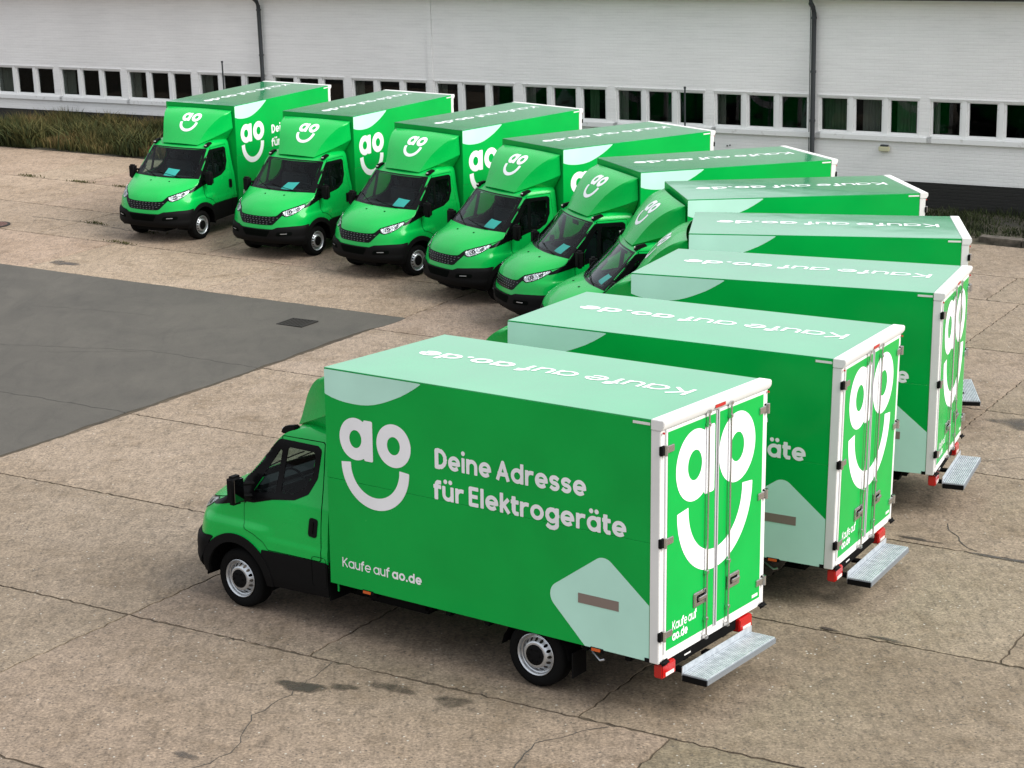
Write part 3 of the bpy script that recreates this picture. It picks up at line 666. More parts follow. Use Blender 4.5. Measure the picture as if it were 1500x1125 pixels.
def make_deflector(root):
    K = [(-.57, .52, 2.135), (-.655, .56, 2.25), (-.76, .62, 2.40), (-.88, .70, 2.55), (-1.03, .79, 2.69), (-1.20, .88, 2.80), (-1.40, .94, 2.87)]
    def face(t_):                                         # t 0..1 up the front edge
        i = min(int(t_ * 6), 5); f_ = t_ * 6 - i
        p0, p1, p2, p3 = [np.array(K[min(max(i + k, 0), 6)]) for k in (-1, 0, 1, 2)]
        return .5 * ((2 * p1) + (-p0 + p2) * f_ + (2 * p0 - 5 * p1 + 4 * p2 - p3) * f_ ** 2 + (-p0 + 3 * p1 - 3 * p2 + p3) * f_ ** 3)
    def front(y, t_):                                     # slight crown across
        e = face(t_); k = min(abs(y) / e[1], 1.0); return np.array([e[0] + .05 * (1 - k * k), y, e[2] + .02 * (1 - k * k)])
    V, F = [], []; n, m_ = 24, 16; idx = {}
    for i in range(n + 1):
        for j in range(-m_, m_ + 1):
            e = face(i / n); idx[i, j] = len(V); V.append(tuple(front(e[1] * j / m_, i / n)))
    for i in range(n):
        for j in range(-m_, m_): F.append((idx[i, j], idx[i, j + 1], idx[i + 1, j + 1], idx[i + 1, j]))
    for s in (1, -1):
        o = len(V); mm = 5
        for i in range(n + 1):
            e = face(i / n)
            R_ = np.array([-1.41, .97 - .03 * (i / n), 2.45 + .42 * i / n]); E_ = np.array([e[0], e[1], e[2]])
            for j in range(mm + 1):
                q = E_ + (R_ - E_) * j / mm; q[1] += .035 * math.sin(math.pi * j / mm) * .6; V.append((q[0], s * q[1], q[2]))
        for i in range(n):
            for j in range(mm):
                a = o + i * (mm + 1) + j; q = (a, a + 1, a + mm + 2, a + mm + 1); F.append(q if s < 0 else q[::-1])
        o = len(V)                                        # inward undercut to the roof
        E0, R0 = np.array([-.57, .52, 2.135]), np.array([-1.41, .97, 2.45]); b0, b1 = np.array([-.60, .48, 2.12]), np.array([-1.41, .77, 2.17])
        for j in range(9):
            for q in (E0 + (R0 - E0) * j / 8, b0 + (b1 - b0) * j / 8): V.append((q[0], s * q[1], q[2]))
        for j in range(8):
            a = o + 2 * j; q = (a, a + 2, a + 3, a + 1); F.append(q if s < 0 else q[::-1])
    me = bpy.data.meshes.new('roof_deflector'); me.from_pydata(V, [], F); me.update()
    bm = bmesh.new(); bm.from_mesh(me); bmesh.ops.remove_doubles(bm, verts=bm.verts, dist=.002); bmesh.ops.recalc_face_normals(bm, faces=bm.faces); bm.to_mesh(me); bm.free()
    d = link('roof_deflector', me, M['body'], root, 24)
    # raised rib lines and logo on the front face
    def onface(y, t_):
        e = 1e-3; p = front(y, t_); n_ = np.cross(front(y + e, t_) - front(y - e, t_), front(y, t_ + e) - front(y, t_ - e)); n_ /= np.linalg.norm(n_)
        if n_[0] < 0: n_ = -n_
        return p + n_ * .004
    S_ = .54; T0, T1 = .32, .80
    v, fc = march(logo_sdf, (-.02, 1.02, -.02, 1.02), .02, False)
    me = bpy.data.meshes.new('logo'); me.from_pydata([tuple(onface(-.19 + p[0] * S_, T0 + p[1] * (T1 - T0))) for p in v], [], fc); me.update(); link('logo', me, M['white'], d)

def make_wheel(root, x, s, front=True):
    yo = .972; w_ = .225; sg = s
    t_ = MB().lathe([(-w_ + .02, .215), (-w_, .25), (-w_ - .0, .30), (-w_ + .02, .335), (-w_ + .05, .345), (-.05, .345), (-.02, .337), (0, .31), (.004, .27), (-.004, .235), (-.02, .213)], 40, (x, s * yo, .345), sg)
    wh = t_.build('wheel', M['tyre'], root, smooth=40)
    rim = MB().lathe([(-.20, .205), (-.02, .205), (.000, .222), (.004, .216), (-.006, .204), (-.035, .198), (-.040, .188)], 40, (x, s * yo, .345), sg)
    rim.build('rim', M['steel'], wh, smooth=40)
    # dish with round ventilation holes
    def f(u, v_):
        r_ = np.hypot(u, v_); d = np.maximum(r_ - .19, .095 - r_); an = np.arctan2(v_, u); k = 2 * math.pi / 16; a = (an + k / 2) % k - k / 2
        return np.maximum(d, -(np.hypot(r_ * np.cos(a) - .158, r_ * np.sin(a)) - .0165))
    def to3(u, v_):
        r_ = math.hypot(u, v_); yy = -.045 + .055 * smst(.185, .125, r_) - .004 * smst(.10, .08, r_); return (x + u, s * (yo + yy), .345 + v_)
    v, fc = march(f, (-.2, .2, -.2, .2), .0075, False)
    me = bpy.data.meshes.new('wheel_disc'); me.from_pydata([to3(*p) for p in v], [], [q if s < 0 else q[::-1] for q in fc]); me.update(); link('wheel_disc', me, M['steel'], wh, 60)
    hub = MB().lathe([(.004, .110), (.018, .106), (.024, .07), (.026, .0001)], 24, (x, s * yo, .345), sg)
    hub.build('hub_cap', M['black'], wh, smooth=40)
    bl = MB()
    for k in range(6):
        a = 2 * math.pi * k / 6; c = (x + .066 * math.cos(a), s * (yo + .028), .345 + .066 * math.sin(a)); bl.tube([c, (c[0], c[1] + s * .014, c[2])], .010, 6)
    bl.build('wheel_nuts', M['dark'], wh)
    return wh

BX, BL, BW, ZB, ZT = -1.429, 4.151, 1.031, .599, 2.987
RX = BX - BL
def make_box(root):
    fr = .104; SEAM = 1.785; pz0, pz1 = ZB, ZT - .012
    def sd3(s, z): return (BX - s, BW + .0025, z)
    for s in (1, -1):
        lo = MB().box(RX + fr, BX, s * (BW - .03), s * BW, ZB, SEAM - .0012).build('side_panel', M['wrap'], root, bevel=.002, seg=1)
        up = MB().box(RX + fr, BX, s * (BW - .03), s * BW, SEAM + .0012, pz1).build('side_panel', M['wrap'], root, bevel=.002, seg=1)
        MB().box(RX + fr + .01, BX - .01, s * (BW - .02), s * (BW - .012), SEAM - .01, SEAM + .01).build('panel_joint', M['body'], root)
        T3 = (lambda q, z: (BX - q, BW + .0025, z)) if s > 0 else (lambda q, z: (BX - (4.02 - q), -BW - .0025, z))
        Ls = BL - fr - .004
        # pale disc at the top corner, lozenge at the low rear corner (clipped to each panel)
        AP = [(-.05, 2.718), (.01, 2.70), (.1, 2.672), (.21, 2.652), (.30, 2.643), (.40, 2.639), (.50, 2.641), (.59, 2.650), (.68, 2.667), (.76, 2.69), (.84, 2.718), (.92, 2.75), (1.04, 2.802), (1.15, 2.862), (1.24, 2.918), (1.33, 2.98), (1.36, 3.01), (-.05, 3.01)]
        disc = lambda x, z: np.maximum(sd_poly(AP, x, z), np.maximum(-x + .003, z - (pz1 - .004)))
        if s > 0: decal('pale_disc', disc, (0, 1.55, 2.6, pz1 + .01), .012, T3, M['mint'], up)
        loz = [(3.50, 1.56), (2.82, 1.07), (3.52, .27), (4.35, .80)]
        loz = [(3.53, 1.578), (2.82, 1.08), (3.37, .54), (3.66, .2), (4.5, .2), (4.5, .79)]
        lz = rpoly(loz, .14)
        if s > 0: decal('pale_lozenge', lambda x, z: np.maximum(lz(x, z), np.maximum(x - Ls, ZB + .002 - z)), (2.7, 4.06, ZB - .01, 1.6), .012, T3, M['mint'], lo)
        def lg(x, z): return logo_sdf((x - .185) / .975, (z - 1.51) / .985)
        decal('logo', lg, (.17, 1.18, 1.49, 2.52), .009, T3, M['white'], root)
        merge_decal('slogan', text_parts([('Deine Adresse', .098)], .208, 1.845, .0062, 1.478, 2.118), T3, M['white'], up)
        merge_decal('slogan', text_parts([('für Elektrogeräte', .098)], .208, 2.325, .0062, 1.455, 1.787), T3, M['white'], up)
        merge_decal('web_address', text_parts([('Kaufe auf ', .062), ('ao.de', .098)], .108, 1.09, .0045, .18, .815), T3, M['white'], lo)
        MB().box(RX + fr + .01, RX + fr + .20, s * BW, s * (BW + .004), ZT - .058, ZT - .032).build('maker_plate', M['frame'], root)
        MB().box(BX - 3.70, BX - 3.23, s * (BW + .003), s * (BW + .006), 1.035, 1.135).build('reflective_strip', M['greytape'], root)
        for sx in (.53, 3.45):
            h_ = MB().box(BX - sx - .075, BX - sx + .075, s * (BW - .012), s * (BW + .012), ZB - .03, ZB + .012).build('marker_lamp_housing', M['black'], root, bevel=.004)
            MB().box(BX - sx - .045, BX - sx + .055, s * (BW + .012), s * (BW + .02), ZB - .022, ZB + .006).build('marker_lens', M['orange'], h_)
        MB().box(RX + fr, RX + fr + .05, s * (BW - .01), s * (BW + .008), ZB - .006, ZB + .035).build('corner_bracket', M['black'], root)
    MB().box(RX + fr, BX, -BW + .03, BW - .03, ZB + .0, ZB + .06).build('box_floor', M['dark'], root)
    roof = MB().box(RX + fr, BX, -BW, BW, ZT - .0115, ZT).build('roof_panel', M['roofwrap'], root, bevel=.004)
    k = text_parts([('Kaufe auf ', .066), ('ao.de', .098)], .275, 3.42, .008, 0, 0)
    merge_decal('roof_lettering', k, lambda a, c: (BX - 3.80 + a, -.235 + c, ZT + .0025), M['white'], roof)
    MB().box(BX - .03, BX - .003, -BW + .03, BW - .03, ZB + .06, ZT - .0115).build('front_wall', M['wrap'], root)
    # white rear portal with stepped cap
    for s in (1, -1): MB().box(RX, RX + fr, s * (BW - .075), s * (BW + .006), ZB - .006, ZT - .095).build('rear_post', M['frame'], root, bevel=.006)
    cap = MB().prism([(RX + fr, ZT + .006), (RX - .03, ZT + .006), (RX - .042, ZT - .004), (RX - .042, ZT - .05), (RX - .012, ZT - .095), (RX + fr, ZT - .095)], 'y', -BW - .012, BW + .012).build('rear_header', M['frame'], root, bevel=.006)
    MB().box(RX - .002, RX + fr, -BW + .075, BW - .075, ZB - .006, ZB + .07).build('rear_sill', M['frame'], root, bevel=.005)
    MB().box(RX - .046, RX - .040, -.10, .10, ZT - .065, ZT - .03).build('high_brake_lamp', M['red'], root, bevel=.003)
    for s in (1, -1):
        MB().tube([(RX - .03, s * (BW - .02), ZT - .12), (RX - .012, s * (BW - .02), ZT - .12)], .011, 8).build('corner_lamp', M['red'], root)
    dz0, dz1 = ZB + .075, ZT - .10
    for s in (1, -1):
        y0, y1 = s * .012, s * (BW - .08)
        dr = MB().box(RX - .012, RX + .02, min(y0, y1), max(y0, y1), dz0, dz1).build('rear_door', M['frame'], root, bevel=.004)
        a, c = sorted((y0 + s * .028, y1 - s * .028))
        MB().box(RX - .016, RX - .011, a, c, dz0 + .028, dz1 - .028).build('door_film', M['wrap'], dr)
        se = MB(); se.box(RX - .020, RX - .013, min(y0, y0 + s * .02), max(y0, y0 + s * .02), dz0, dz1); se.build('door_seal', M['seal'], dr)
        ga = MB(); yy = sorted((y1 - s * .001, y1 + s * .010)); ga.box(RX - .006, RX + .0, yy[0], yy[1], dz0, dz1); ga.build('hinge_gap', M['seal'], dr)
        T3 = lambda q, z: (RX - .0185, q, z)
        # y axis: viewer from behind sees +y on the left, so u = (.79 - y)/1.55
        def lg(y, z): return logo_sdf((.795 - y) / 1.555, (z - 1.265) / 1.525)
        lim = (lambda y: .012 + .024 - y) if s > 0 else (lambda y: y + .036)
        decal('logo', lambda y, z: np.maximum(lg(y, z), lim(y)), ((.03, .82, 1.24, 2.81) if s > 0 else (-.78, -.03, 1.24, 2.81)), .012, T3, M['white'], dr)
        if s > 0:
            merge_decal('web_address', text_parts([('Kaufe auf', .066)], .095, .45, .004, 0, 0), lambda a_, c_: (RX - .0185, .815 - a_, .872 + c_), M['white'], dr)
            merge_decal('web_address', text_parts([('ao.de', .098)], .095, .285, .004, 0, 0), lambda a_, c_: (RX - .0185, .815 - a_, .765 + c_), M['white'], dr)
        else: MB().box(RX - .019, RX - .016, -.88, -.76, .735, .765).build('door_plate', M['frame'], dr)
        yb = s * .215
        bar = MB().tube([(RX - .045, yb, ZB + .02), (RX - .045, yb, ZT - .06)], .011, 10).build('locking_bar', M['chrome'], dr, smooth=50)
        for zz in (ZT - .07, ZT - .20, 1.30, .82, ZB + .03):
            MB().box(RX - .060, RX - .016, yb - .022, yb + .022, zz - .02, zz + .02).build('bar_bracket', M['chrome'], bar, bevel=.005)
        yl = .31 if s > 0 else -.345
        la = MB().box(RX - .034, RX - .014, yl - .125, yl + .125, .985, 1.135).build('latch_box', M['chrome'], dr, bevel=.01)
        MB().box(RX - .036, RX - .030, yl - .07, yl + .07, 1.03, 1.10).build('latch_recess', M['gap'], la)
        MB().box(RX - .058, RX - .033, yl - .09, yl + .06, 1.045, 1.085).build('latch_lever', M['chrome'], la, bevel=.006)
        for zz in (2.70, 1.80, .87):
            hi = MB().box(RX - .034, RX - .012, s * (BW - .20), s * (BW - .055), zz - .035, zz + .035).build('hinge', M['chrome'], dr, bevel=.006)
            MB().tube([(RX - .034, s * (BW - .04), zz - .05), (RX - .034, s * (BW - .04), zz + .05)], .02, 8).build('hinge_pin', M['chrome'], hi, smooth=40)
            MB().box(RX - .028, RX + .01, s * (BW - .06), s * (BW + .018), zz - .045, zz + .045).build('hinge_block', M['black'], hi, bevel=.006)
        # rubber buffer, tail lamp
        MB().box(RX - .06, RX + .0, min(s * .90, s * 1.035), max(s * .90, s * 1.035), ZB - .025, ZB + .035).build('rubber_buffer', M['black'], root, bevel=.025, seg=3)
        y0, y1 = (.76, 1.01) if s > 0 else (-.76, -.50)
        tl = MB().box(RX - .03, RX + .07, y0, y1, .44, .578).build('tail_lamp', M['red'], root, bevel=.012)
        MB().box(RX - .034, RX - .028, y0 + .04, y1 - .06, .455, .49).build('reversing_lens', M['clearlens'], tl)
    # folding step of perforated aluminium
    st = empty('rear_step'); st.parent = root
    sx0, sx1 = -5.93, -5.64
    mb = MB().box(sx0, sx1, -.68, .70, .385, .40); mb.box(sx0, sx0 + .014, -.68, .70, .345, .385); mb.box(sx1 - .014, sx1, -.68, .70, .345, .385)
    mb.box(sx1 - .008, sx1, -.68, .70, .40, .475); mb.build('tread_plate', M['galvd'], st, bevel=.003)
    MB().box(sx1 - .009, sx1 + .001, -.681, .701, .384, .478).build('tread_flange', M['galv'], st, bevel=.002)
    ri = MB()
    for i in range(11):
        x = sx0 + .012 + i * .0245; ri.box(x, x + .0165, -.675, .695, .3995, .412)
    ri.build('tread_ribs', M['galv'], st)['kind'] = 'stuff'
    te = MB()
    for i in range(11):
        for j in range(34): te.box(sx0 + .0225 + i * .0245, sx0 + .0285 + i * .0245, -.66 + j * .04, -.65 + j * .04, .3998, .4135)
    te.build('tread_studs', M['galv'], st)['kind'] = 'stuff'
    for yy in (.702, -.688): MB().box(sx0 + .01, sx1 - .01, yy - .006, yy + .006, .335, .395).build('end_cap', M['black'], st)
    for yy in (.52, -.02): MB().box(sx1 + .001, RX + .12, yy - .05, yy + .05, .352, .384).build('step_bracket', M['dark'], st, bevel=.004)
    # rear cross beam
    MB().box(RX + .02, RX + .10, -.70, .78, .47, .575).build('cross_beam', M['dark'], root, bevel=.004)
    MB().box(RX + .018, RX + .022, .40, .52, .515, .53).build('data_plate', M['frame'], root)

def make_chassis(root):
    for s in (1, -1):
        MB().box(-5.5, .75, min(s * .34, s * .42), max(s * .34, s * .42), .42, .57).build('chassis_rail', M['dark'], root)
        mb = MB(); n_ = 10
        for i in range(n_):
            a0, a1 = rad(10 + 160 * i / n_), rad(10 + 160 * (i + 1) / n_); r_ = .42; zc = .30
            P = lambda a, r_, y: (-4.1 + r_ * math.cos(a), y, min(zc + r_ * math.sin(a), .59))
            mb.quad(P(a0, r_, s * .73), P(a1, r_, s * .73), P(a1, r_, s * .99), P(a0, r_, s * .99))
        mb.build('rear_mudguard', M['dark'], root)
        MB().box(-4.56, -4.545, min(s * .74, s * .98), max(s * .74, s * .98), .20, .46).build('mud_flap', M['black'], root)
        for x in (-2.0, -3.0, -3.5, -4.7, -5.2): MB().box(x - .03, x + .03, min(s * .42, s * .98), max(s * .42, s * .98), .53, .598).build('floor_bearer', M['dark'], root)
        MB().tube([(-4.62, s * .80, .50), (-4.85, s * .93, .44), (-4.9, s * .93, .46)], .012, 6).build('guard_stay', M['steel'], root)
        MB().tube([(-1.50, s * .985, .60), (-1.50, s * .985, .50)], .012, 6).build('drain_tube', M['body'], root)
    MB().tube([(-4.1, -.80, .345), (-4.1, .80, .345)], .06, 10).build('rear_axle', M['dark'], root)
    MB().tube([(-4.1, -.02, .22), (-4.1, .02, .22)], .001, 6)
    MB().box(-4.25, -3.95, -.16, .16, .22, .48).build('differential', M['dark'], root, bevel=.05)
    MB().tube([(0, -.80, .345), (0, .80, .345)], .05, 8).build('front_axle', M['dark'], root)
    MB().box(-.60, .72, -.45, .45, .26, .80).build('engine_bay', M['dark'], root, bevel=.03)
    MB().box(-1.9, -.55, -.56, .56, .30, .48).build('underbody', M['dark'], root, bevel=.03)
    MB().box(-2.6, -1.7, .45, .80, .38, .57).build('fuel_tank', M['dark'], root, bevel=.05)
    MB().box(-2.4, -1.8, -.80, -.5, .38, .57).build('battery_box', M['dark'], root, bevel=.03)
    MB().tube([(-1.2, -.25, .33), (-3.4, -.25, .36), (-5.1, -.5, .36)], .045, 8).build('exhaust_pipe', M['dark'], root)
    MB().box(-5.0, -4.75, -.30, .30, .26, .30).build('spare_wheel_carrier', M['dark'], root)

# ------------------------------------------------------------------ the ten trucks
TR = {1: (-8.11869, 43.38852, -2.06879, -.02461, .01002, .1649), 2: (-5.151, 41.43311, -2.13607, -.02213, .00821, .08435), 3: (-2.68511, 39.32802, -2.29116, -.02225, .00139, .01816),
 4: (-.64226, 36.83335, -2.50382, -.01311, -.0128, -.03567), 5: (.75465, 34.25943, -2.79066, -.0038, -.02076, -.06052), 6: (1.48163, 31.40327, -3.03894, .0062, -.01893, -.04288),
 7: (1.42205, 28.44098, 2.99125, .02144, -.01988, .00244), 8: (.6863, 25.51477, 2.73346, .03384, -.00669, .07253), 9: (-.85622, 22.58914, 2.62341, .04117, -.01281, .19388),
 10: (-2.57365, 20.12474, 2.5065, .04664, .01039, .30852)}
LBL = {1: 'green box truck leftmost in the row, beside the dry grass',
 2: 'green box truck second from the dry grass, nose towards the asphalt',
 3: 'green box truck third from the dry grass, smile logo cut by the next cab',
 4: 'green box truck fourth from the grass, only part of one side logo letter showing',
 5: 'green box truck fifth from the grass, its logo letters on the side all hidden',
 6: 'green box truck whose cab is seen nearly side-on, bonnet behind a nearer roof',
 7: 'green box truck showing only roof, strip of side and sliver of roof deflector',
 8: 'green box truck third from the front, rear doors seen as a narrow strip',
 9: 'green box truck just behind the foremost one, steel step at its rear doors',
 10: 'foremost green box truck with whole slogan side and rear doors in view'}
def truck_matrix(t_):
    x, y, h, a, b_, dz = t_
    ex = Vector((1, 0, -b_)).normalized(); ey = Vector((0, 1, a)); ey = (ey - ex * ey.dot(ex)).normalized(); ez = ex.cross(ey)
    R_ = Matrix((ex, ey, ez)).transposed().to_4x4()
    return Matrix.Translation((x, y, dz)) @ Matrix.Rotation(h, 4, 'Z') @ R_
proto = empty('box_truck')
make_cab(proto); make_deflector(proto)
for xx in (0, -4.1):
    for s in (1, -1): make_wheel(proto, xx, s)
make_box(proto); make_chassis(proto)
def children(o): return list(o.children)
def copy_tree(o, parent=None):
    c = o.copy(); COL.objects.link(c); c.parent = parent
    for ch in children(o): copy_tree(ch, c)
    return c
trucks = {}
for k in range(1, 11):
    o = proto if k == 1 else copy_tree(proto)
    trucks[k] = o
for k, o in trucks.items():
    o.matrix_world = truck_matrix(TR[k]); o.rotation_mode = 'XYZ'
    tag(o, LBL[k], 'truck', 'green box trucks parked in a fan')
# turquoise papers on the dashboards
PL = {1: 'the truck beside the dry grass', 2: 'the truck second from the grass', 3: 'the truck third from the grass', 4: 'the truck fourth from the grass', 5: 'the truck fifth from the grass', 6: 'the truck seen nearly side-on, sixth from the grass'}
for k in range(1, 7):
    mb = MB(); random.seed(k); da = random.uniform(-.03, .03)
    n_ = 5; L0 = .34; yo_ = {1: .03, 2: .10, 3: .36, 4: .33, 5: .30, 6: .28}[k]
    P = lambda i, j: (-.05 - .17 * j / n_ + .015 * math.sin(math.pi * i / n_), yo_ + (i / n_ - .5) * L0 + (.06 + da) * j / n_, 1.443 + (.145 + da * (i / n_ - .5)) * (j / n_) ** .9)
    for i in range(n_):
        for j in range(n_): mb.quad(P(i, j), P(i + 1, j), P(i + 1, j + 1), P(i, j + 1))
    pp = mb.build('dashboard_paper', M['paper'], None); pp.matrix_world = truck_matrix(TR[k])
    tag(pp, 'turquoise paper lying behind the windscreen of ' + PL[k], 'paper', 'turquoise papers on the dashboards')

# ------------------------------------------------------------------ yard
def sheet(name, us, vs, dz, m, holes=None):
    V = []; F = []; nv = len(vs)
    for u in us:
        for v_ in vs:
            x, y = uv(u, v_); V.append((x, y, gz(x, y) + dz))
    for i in range(len(us) - 1):
        for j in range(nv - 1): F.append((i * nv + j, (i + 1) * nv + j, (i + 1) * nv + j + 1, i * nv + j + 1))
    me = bpy.data.meshes.new(name); me.from_pydata(V, [], F); me.update(); return me
us = [-600, -300, -150, -90] + list(np.arange(-60, 30.1, 2)) + [60, 150, 300, 600]; vs = [-600, -300, -100, -40] + list(np.arange(-20, 60.1, 2)) + [100, 200, 400, 900]
ground = link('ground', sheet('ground', us, vs, -.017, M['soil']), M['soil']); tag(ground, 'brown soil bed of the yard showing in the joints between concrete slabs', kind='structure')
def rag(k): return .012 * math.sin(k * 12.9898) + .009 * math.sin(k * 37.7) + .006 * math.sin(k * 91.3)
def slab(u0, u1, v0, v1, col, gap=.013, name='slab', parent=None, m=None, dz=0., rough=1.):
    step = .10; nu = max(3, int((u1 - u0) / step)); nv = max(3, int((v1 - v0) / step)); V = []; F = []
    for i in range(nu + 1):
        for j in range(nv + 1):
            u = u0 + gap + (u1 - u0 - 2 * gap) * i / nu; v_ = v0 + gap * 1.35 + (v1 - v0 - 2.7 * gap) * j / nv; lift = 0
            if i in (0, nu): u += rough * rag(v_ * 3.1 + (u1 if i else u0) * 7); lift = -.006
            if j in (0, nv): v_ += rough * rag(u * 2.7 + (v1 if j else v0) * 5); lift = -.006
            x, y = uv(u, v_); V.append((x, y, gz(x, y) + dz + lift))
    for i in range(nu):
        for j in range(nv): F.append((i * (nv + 1) + j, (i + 1) * (nv + 1) + j, (i + 1) * (nv + 1) + j + 1, i * (nv + 1) + j + 1))
    ring_ = [(i, 0) for i in range(nu + 1)] + [(nu, j) for j in range(1, nv + 1)] + [(i, nv) for i in range(nu - 1, -1, -1)] + [(0, j) for j in range(nv - 1, 0, -1)]
    o = len(V); ids = [i * (nv + 1) + j for i, j in ring_]
    for q in ids: V.append((V[q][0], V[q][1], V[q][2] - .045))
    n_ = len(ids)
    for k in range(n_): F.append((ids[(k + 1) % n_], ids[k], o + k, o + (k + 1) % n_))
    me = bpy.data.meshes.new(name); me.from_pydata(V, [], F); me.update()
    ob = link(name, me, m or M['slab'], parent, 30); ob.color = (*col, 1); return ob
def rowslabs(v0, v1, cuts, base):
    for a, b_ in zip(cuts[:-1], cuts[1:]):
        uu = (a + b_) / 2; vv = (v0 + v1) / 2
        k = 1 + random.uniform(-.06, .06)
        # older, browner slabs towards the near right corner
        w_ = min(max((uu + 11) / 9, 0), 1) * min(max((24 - vv) / 8, 0), 1); w2 = min(max((19 - vv) / 6, 0), 1)
        c = [base[i] * (1 - .25 * w_ - .13 * w2 - (.02, 0, .07)[i] * w_) * k * random.uniform(.985, 1.015) for i in range(3)]
        slab(a, b_, v0, v1, tuple(c), parent=ground)
TAN = (.238, .187, .139)
random.seed(11)
rowslabs(3.9, 7.3, [-20, -13.6, -7.85, -2, 4], TAN); rowslabs(7.3, 10.7, [-25, -19.7, -13.6, -7.85, -2, 4], TAN)
rowslabs(10.7, 14.15, [-31, -25, -19.7, -13.6, -6.84, -1.9, 4], TAN)
rowslabs(14.15, 17.55, [-31, -25, -19.7, -13.6, -11.1, -7.85, -2.8, 3, 8], TAN)
rowslabs(17.55, 20.95, [-19.7, -14.4, -7.85, -4.72, .5, 6, 12], TAN)
rowslabs(20.95, 24.35, [-19.7, -13.0, -7.85, -2.0, 4, 10], TAN)
rowslabs(24.35, 27.75, [-19.7, -13.6, -7.85, -1.8, 4, 10], TAN)
rowslabs(27.75, 31.75, [-19.7, -13.6, -7.85, -2.2, 4, 10], TAN)
rowslabs(31.75, 35.7, [-19.7, -14.6, -9.5, -7.85, -2.5, 4, 10], TAN); rowslabs(35.7, 38.0, [-19.7, -15, -10.2, -5.6, 0, 6], TAN); rowslabs(38.0, 41.1, [-19.7, -14.5, -9.0, -4.0, 1, 6], TAN)
PINK = (.285, .216, .158)
rowslabs(28.8, 31.75, [-45, -39, -34.1, -29.9, -24.9, -19.7], PINK); rowslabs(31.75, 34.5, [-45, -40, -37, -32.4, -27.2, -22.3, -19.7], PINK)
rowslabs(34.5, 37.3, [-50, -44, -39.5, -35.0, -30, -24.6, -19.7], PINK); rowslabs(37.3, 41.1, [-50, -44, -38.4, -36.1, -31, -26, -19.7], PINK)
# asphalt patch with a hole for the drain
DU, DV = -21.25, 27.42
def asph():
    V = []; F = []; idx = {}
    us_ = list(np.arange(-60, -26, 2.0)) + list(np.arange(-26, -19.9, .25)); us_ = sorted(set([round(x, 3) for x in us_] + [round(DU - .30, 3), round(DU + .30, 3), -19.72]))
    vs_ = sorted(set([round(x, 3) for x in np.arange(10.0, 28.7, .5)] + [round(DV - .26, 3), round(DV + .26, 3), 28.78]))
    for i, u in enumerate(us_):
        for j, v_ in enumerate(vs_):
            uu, vv = u, v_
            if i == len(us_) - 1:
                uu += rag(v_ * 4.3) * 2.2 - (.0 if v_ > 27.7 else .05) + (.10 if v_ > 27.9 else 0)
            if j == len(vs_) - 1: vv += rag(u * 3.3) * 1.5
            x, y = uv(uu, vv); idx[i, j] = len(V); V.append((x, y, gz(x, y) + .004))
    for i in range(len(us_) - 1):
        for j in range(len(vs_) - 1):
            cu, cv = (us_[i] + us_[i + 1]) / 2, (vs_[j] + vs_[j + 1]) / 2
            if abs(cu - DU) < .30 and abs(cv - DV) < .26: continue
            F.append((idx[i, j], idx[i + 1, j], idx[i + 1, j + 1], idx[i, j + 1]))
    n0 = len(V); ring_ = [idx[len(us_) - 1, j] for j in range(len(vs_))] + [idx[i, len(vs_) - 1] for i in range(len(us_) - 2, -1, -1)]
    for q in ring_: V.append((V[q][0], V[q][1], V[q][2] - .05))
    for k in range(len(ring_) - 1): F.append((ring_[k + 1], ring_[k], n0 + k, n0 + k + 1))
    me = bpy.data.meshes.new('asphalt'); me.from_pydata(V, [], F); me.update(); return me
a_ = link('asphalt', asph(), M['asphalt']); tag(a_, 'dark grey asphalt patch let into the concrete yard at the left', kind='structure')
M['crack'] = mat('asphalt_crack', (.035, .033, .03), .9)
def crackline(pts, wid, name, parent, m, dz=.0065):
    mb = MB(); P = []
    for (a, c), (a2, c2) in zip(pts[:-1], pts[1:]):
        n_ = max(2, int(math.hypot(a2 - a, c2 - c) / .12))
        for i in range(n_): P.append((a + (a2 - a) * i / n_, c + (c2 - c) * i / n_))
    P.append(pts[-1]); prev = None
    for k, (a, c) in enumerate(P):
        q = P[min(k + 1, len(P) - 1)]; q0 = P[max(k - 1, 0)]; d = Vector((q[0] - q0[0], q[1] - q0[1])).normalized(); n_ = Vector((-d.y, d.x))
        off = rag(k * .77 + a) * 1.6; ww = .42 * wid * (.5 + .7 * abs(math.sin(k * 1.7 + a)) + .4 * abs(math.sin(k * .31)))
        l_ = (a + n_.x * (off + ww), c + n_.y * (off + ww)); r_ = (a + n_.x * (off - ww), c + n_.y * (off - ww))
        L3 = (*uv(*l_), 0); R3 = (*uv(*r_), 0); L3 = (L3[0], L3[1], gz(L3[0], L3[1]) + dz); R3 = (R3[0], R3[1], gz(R3[0], R3[1]) + dz)
        if prev: mb.quad(prev[0], prev[1], R3, L3)
        prev = (L3, R3)
    return mb.build(name, m, parent)
for pts, wd in (([(-27.3, 20.6), (-22, 20.95), (-19.75, 20.95)], .011), ([(-25.7, 23.2), (-22.3, 24.35), (-19.75, 24.3)], .008), ([(-24.0, 23.3), (-22.3, 24.3)], .006), ([(-27, 26.1), (-24.2, 26.6)], .006)):
    crackline(pts, wd, 'crack', a_, M['crack'], .0075)
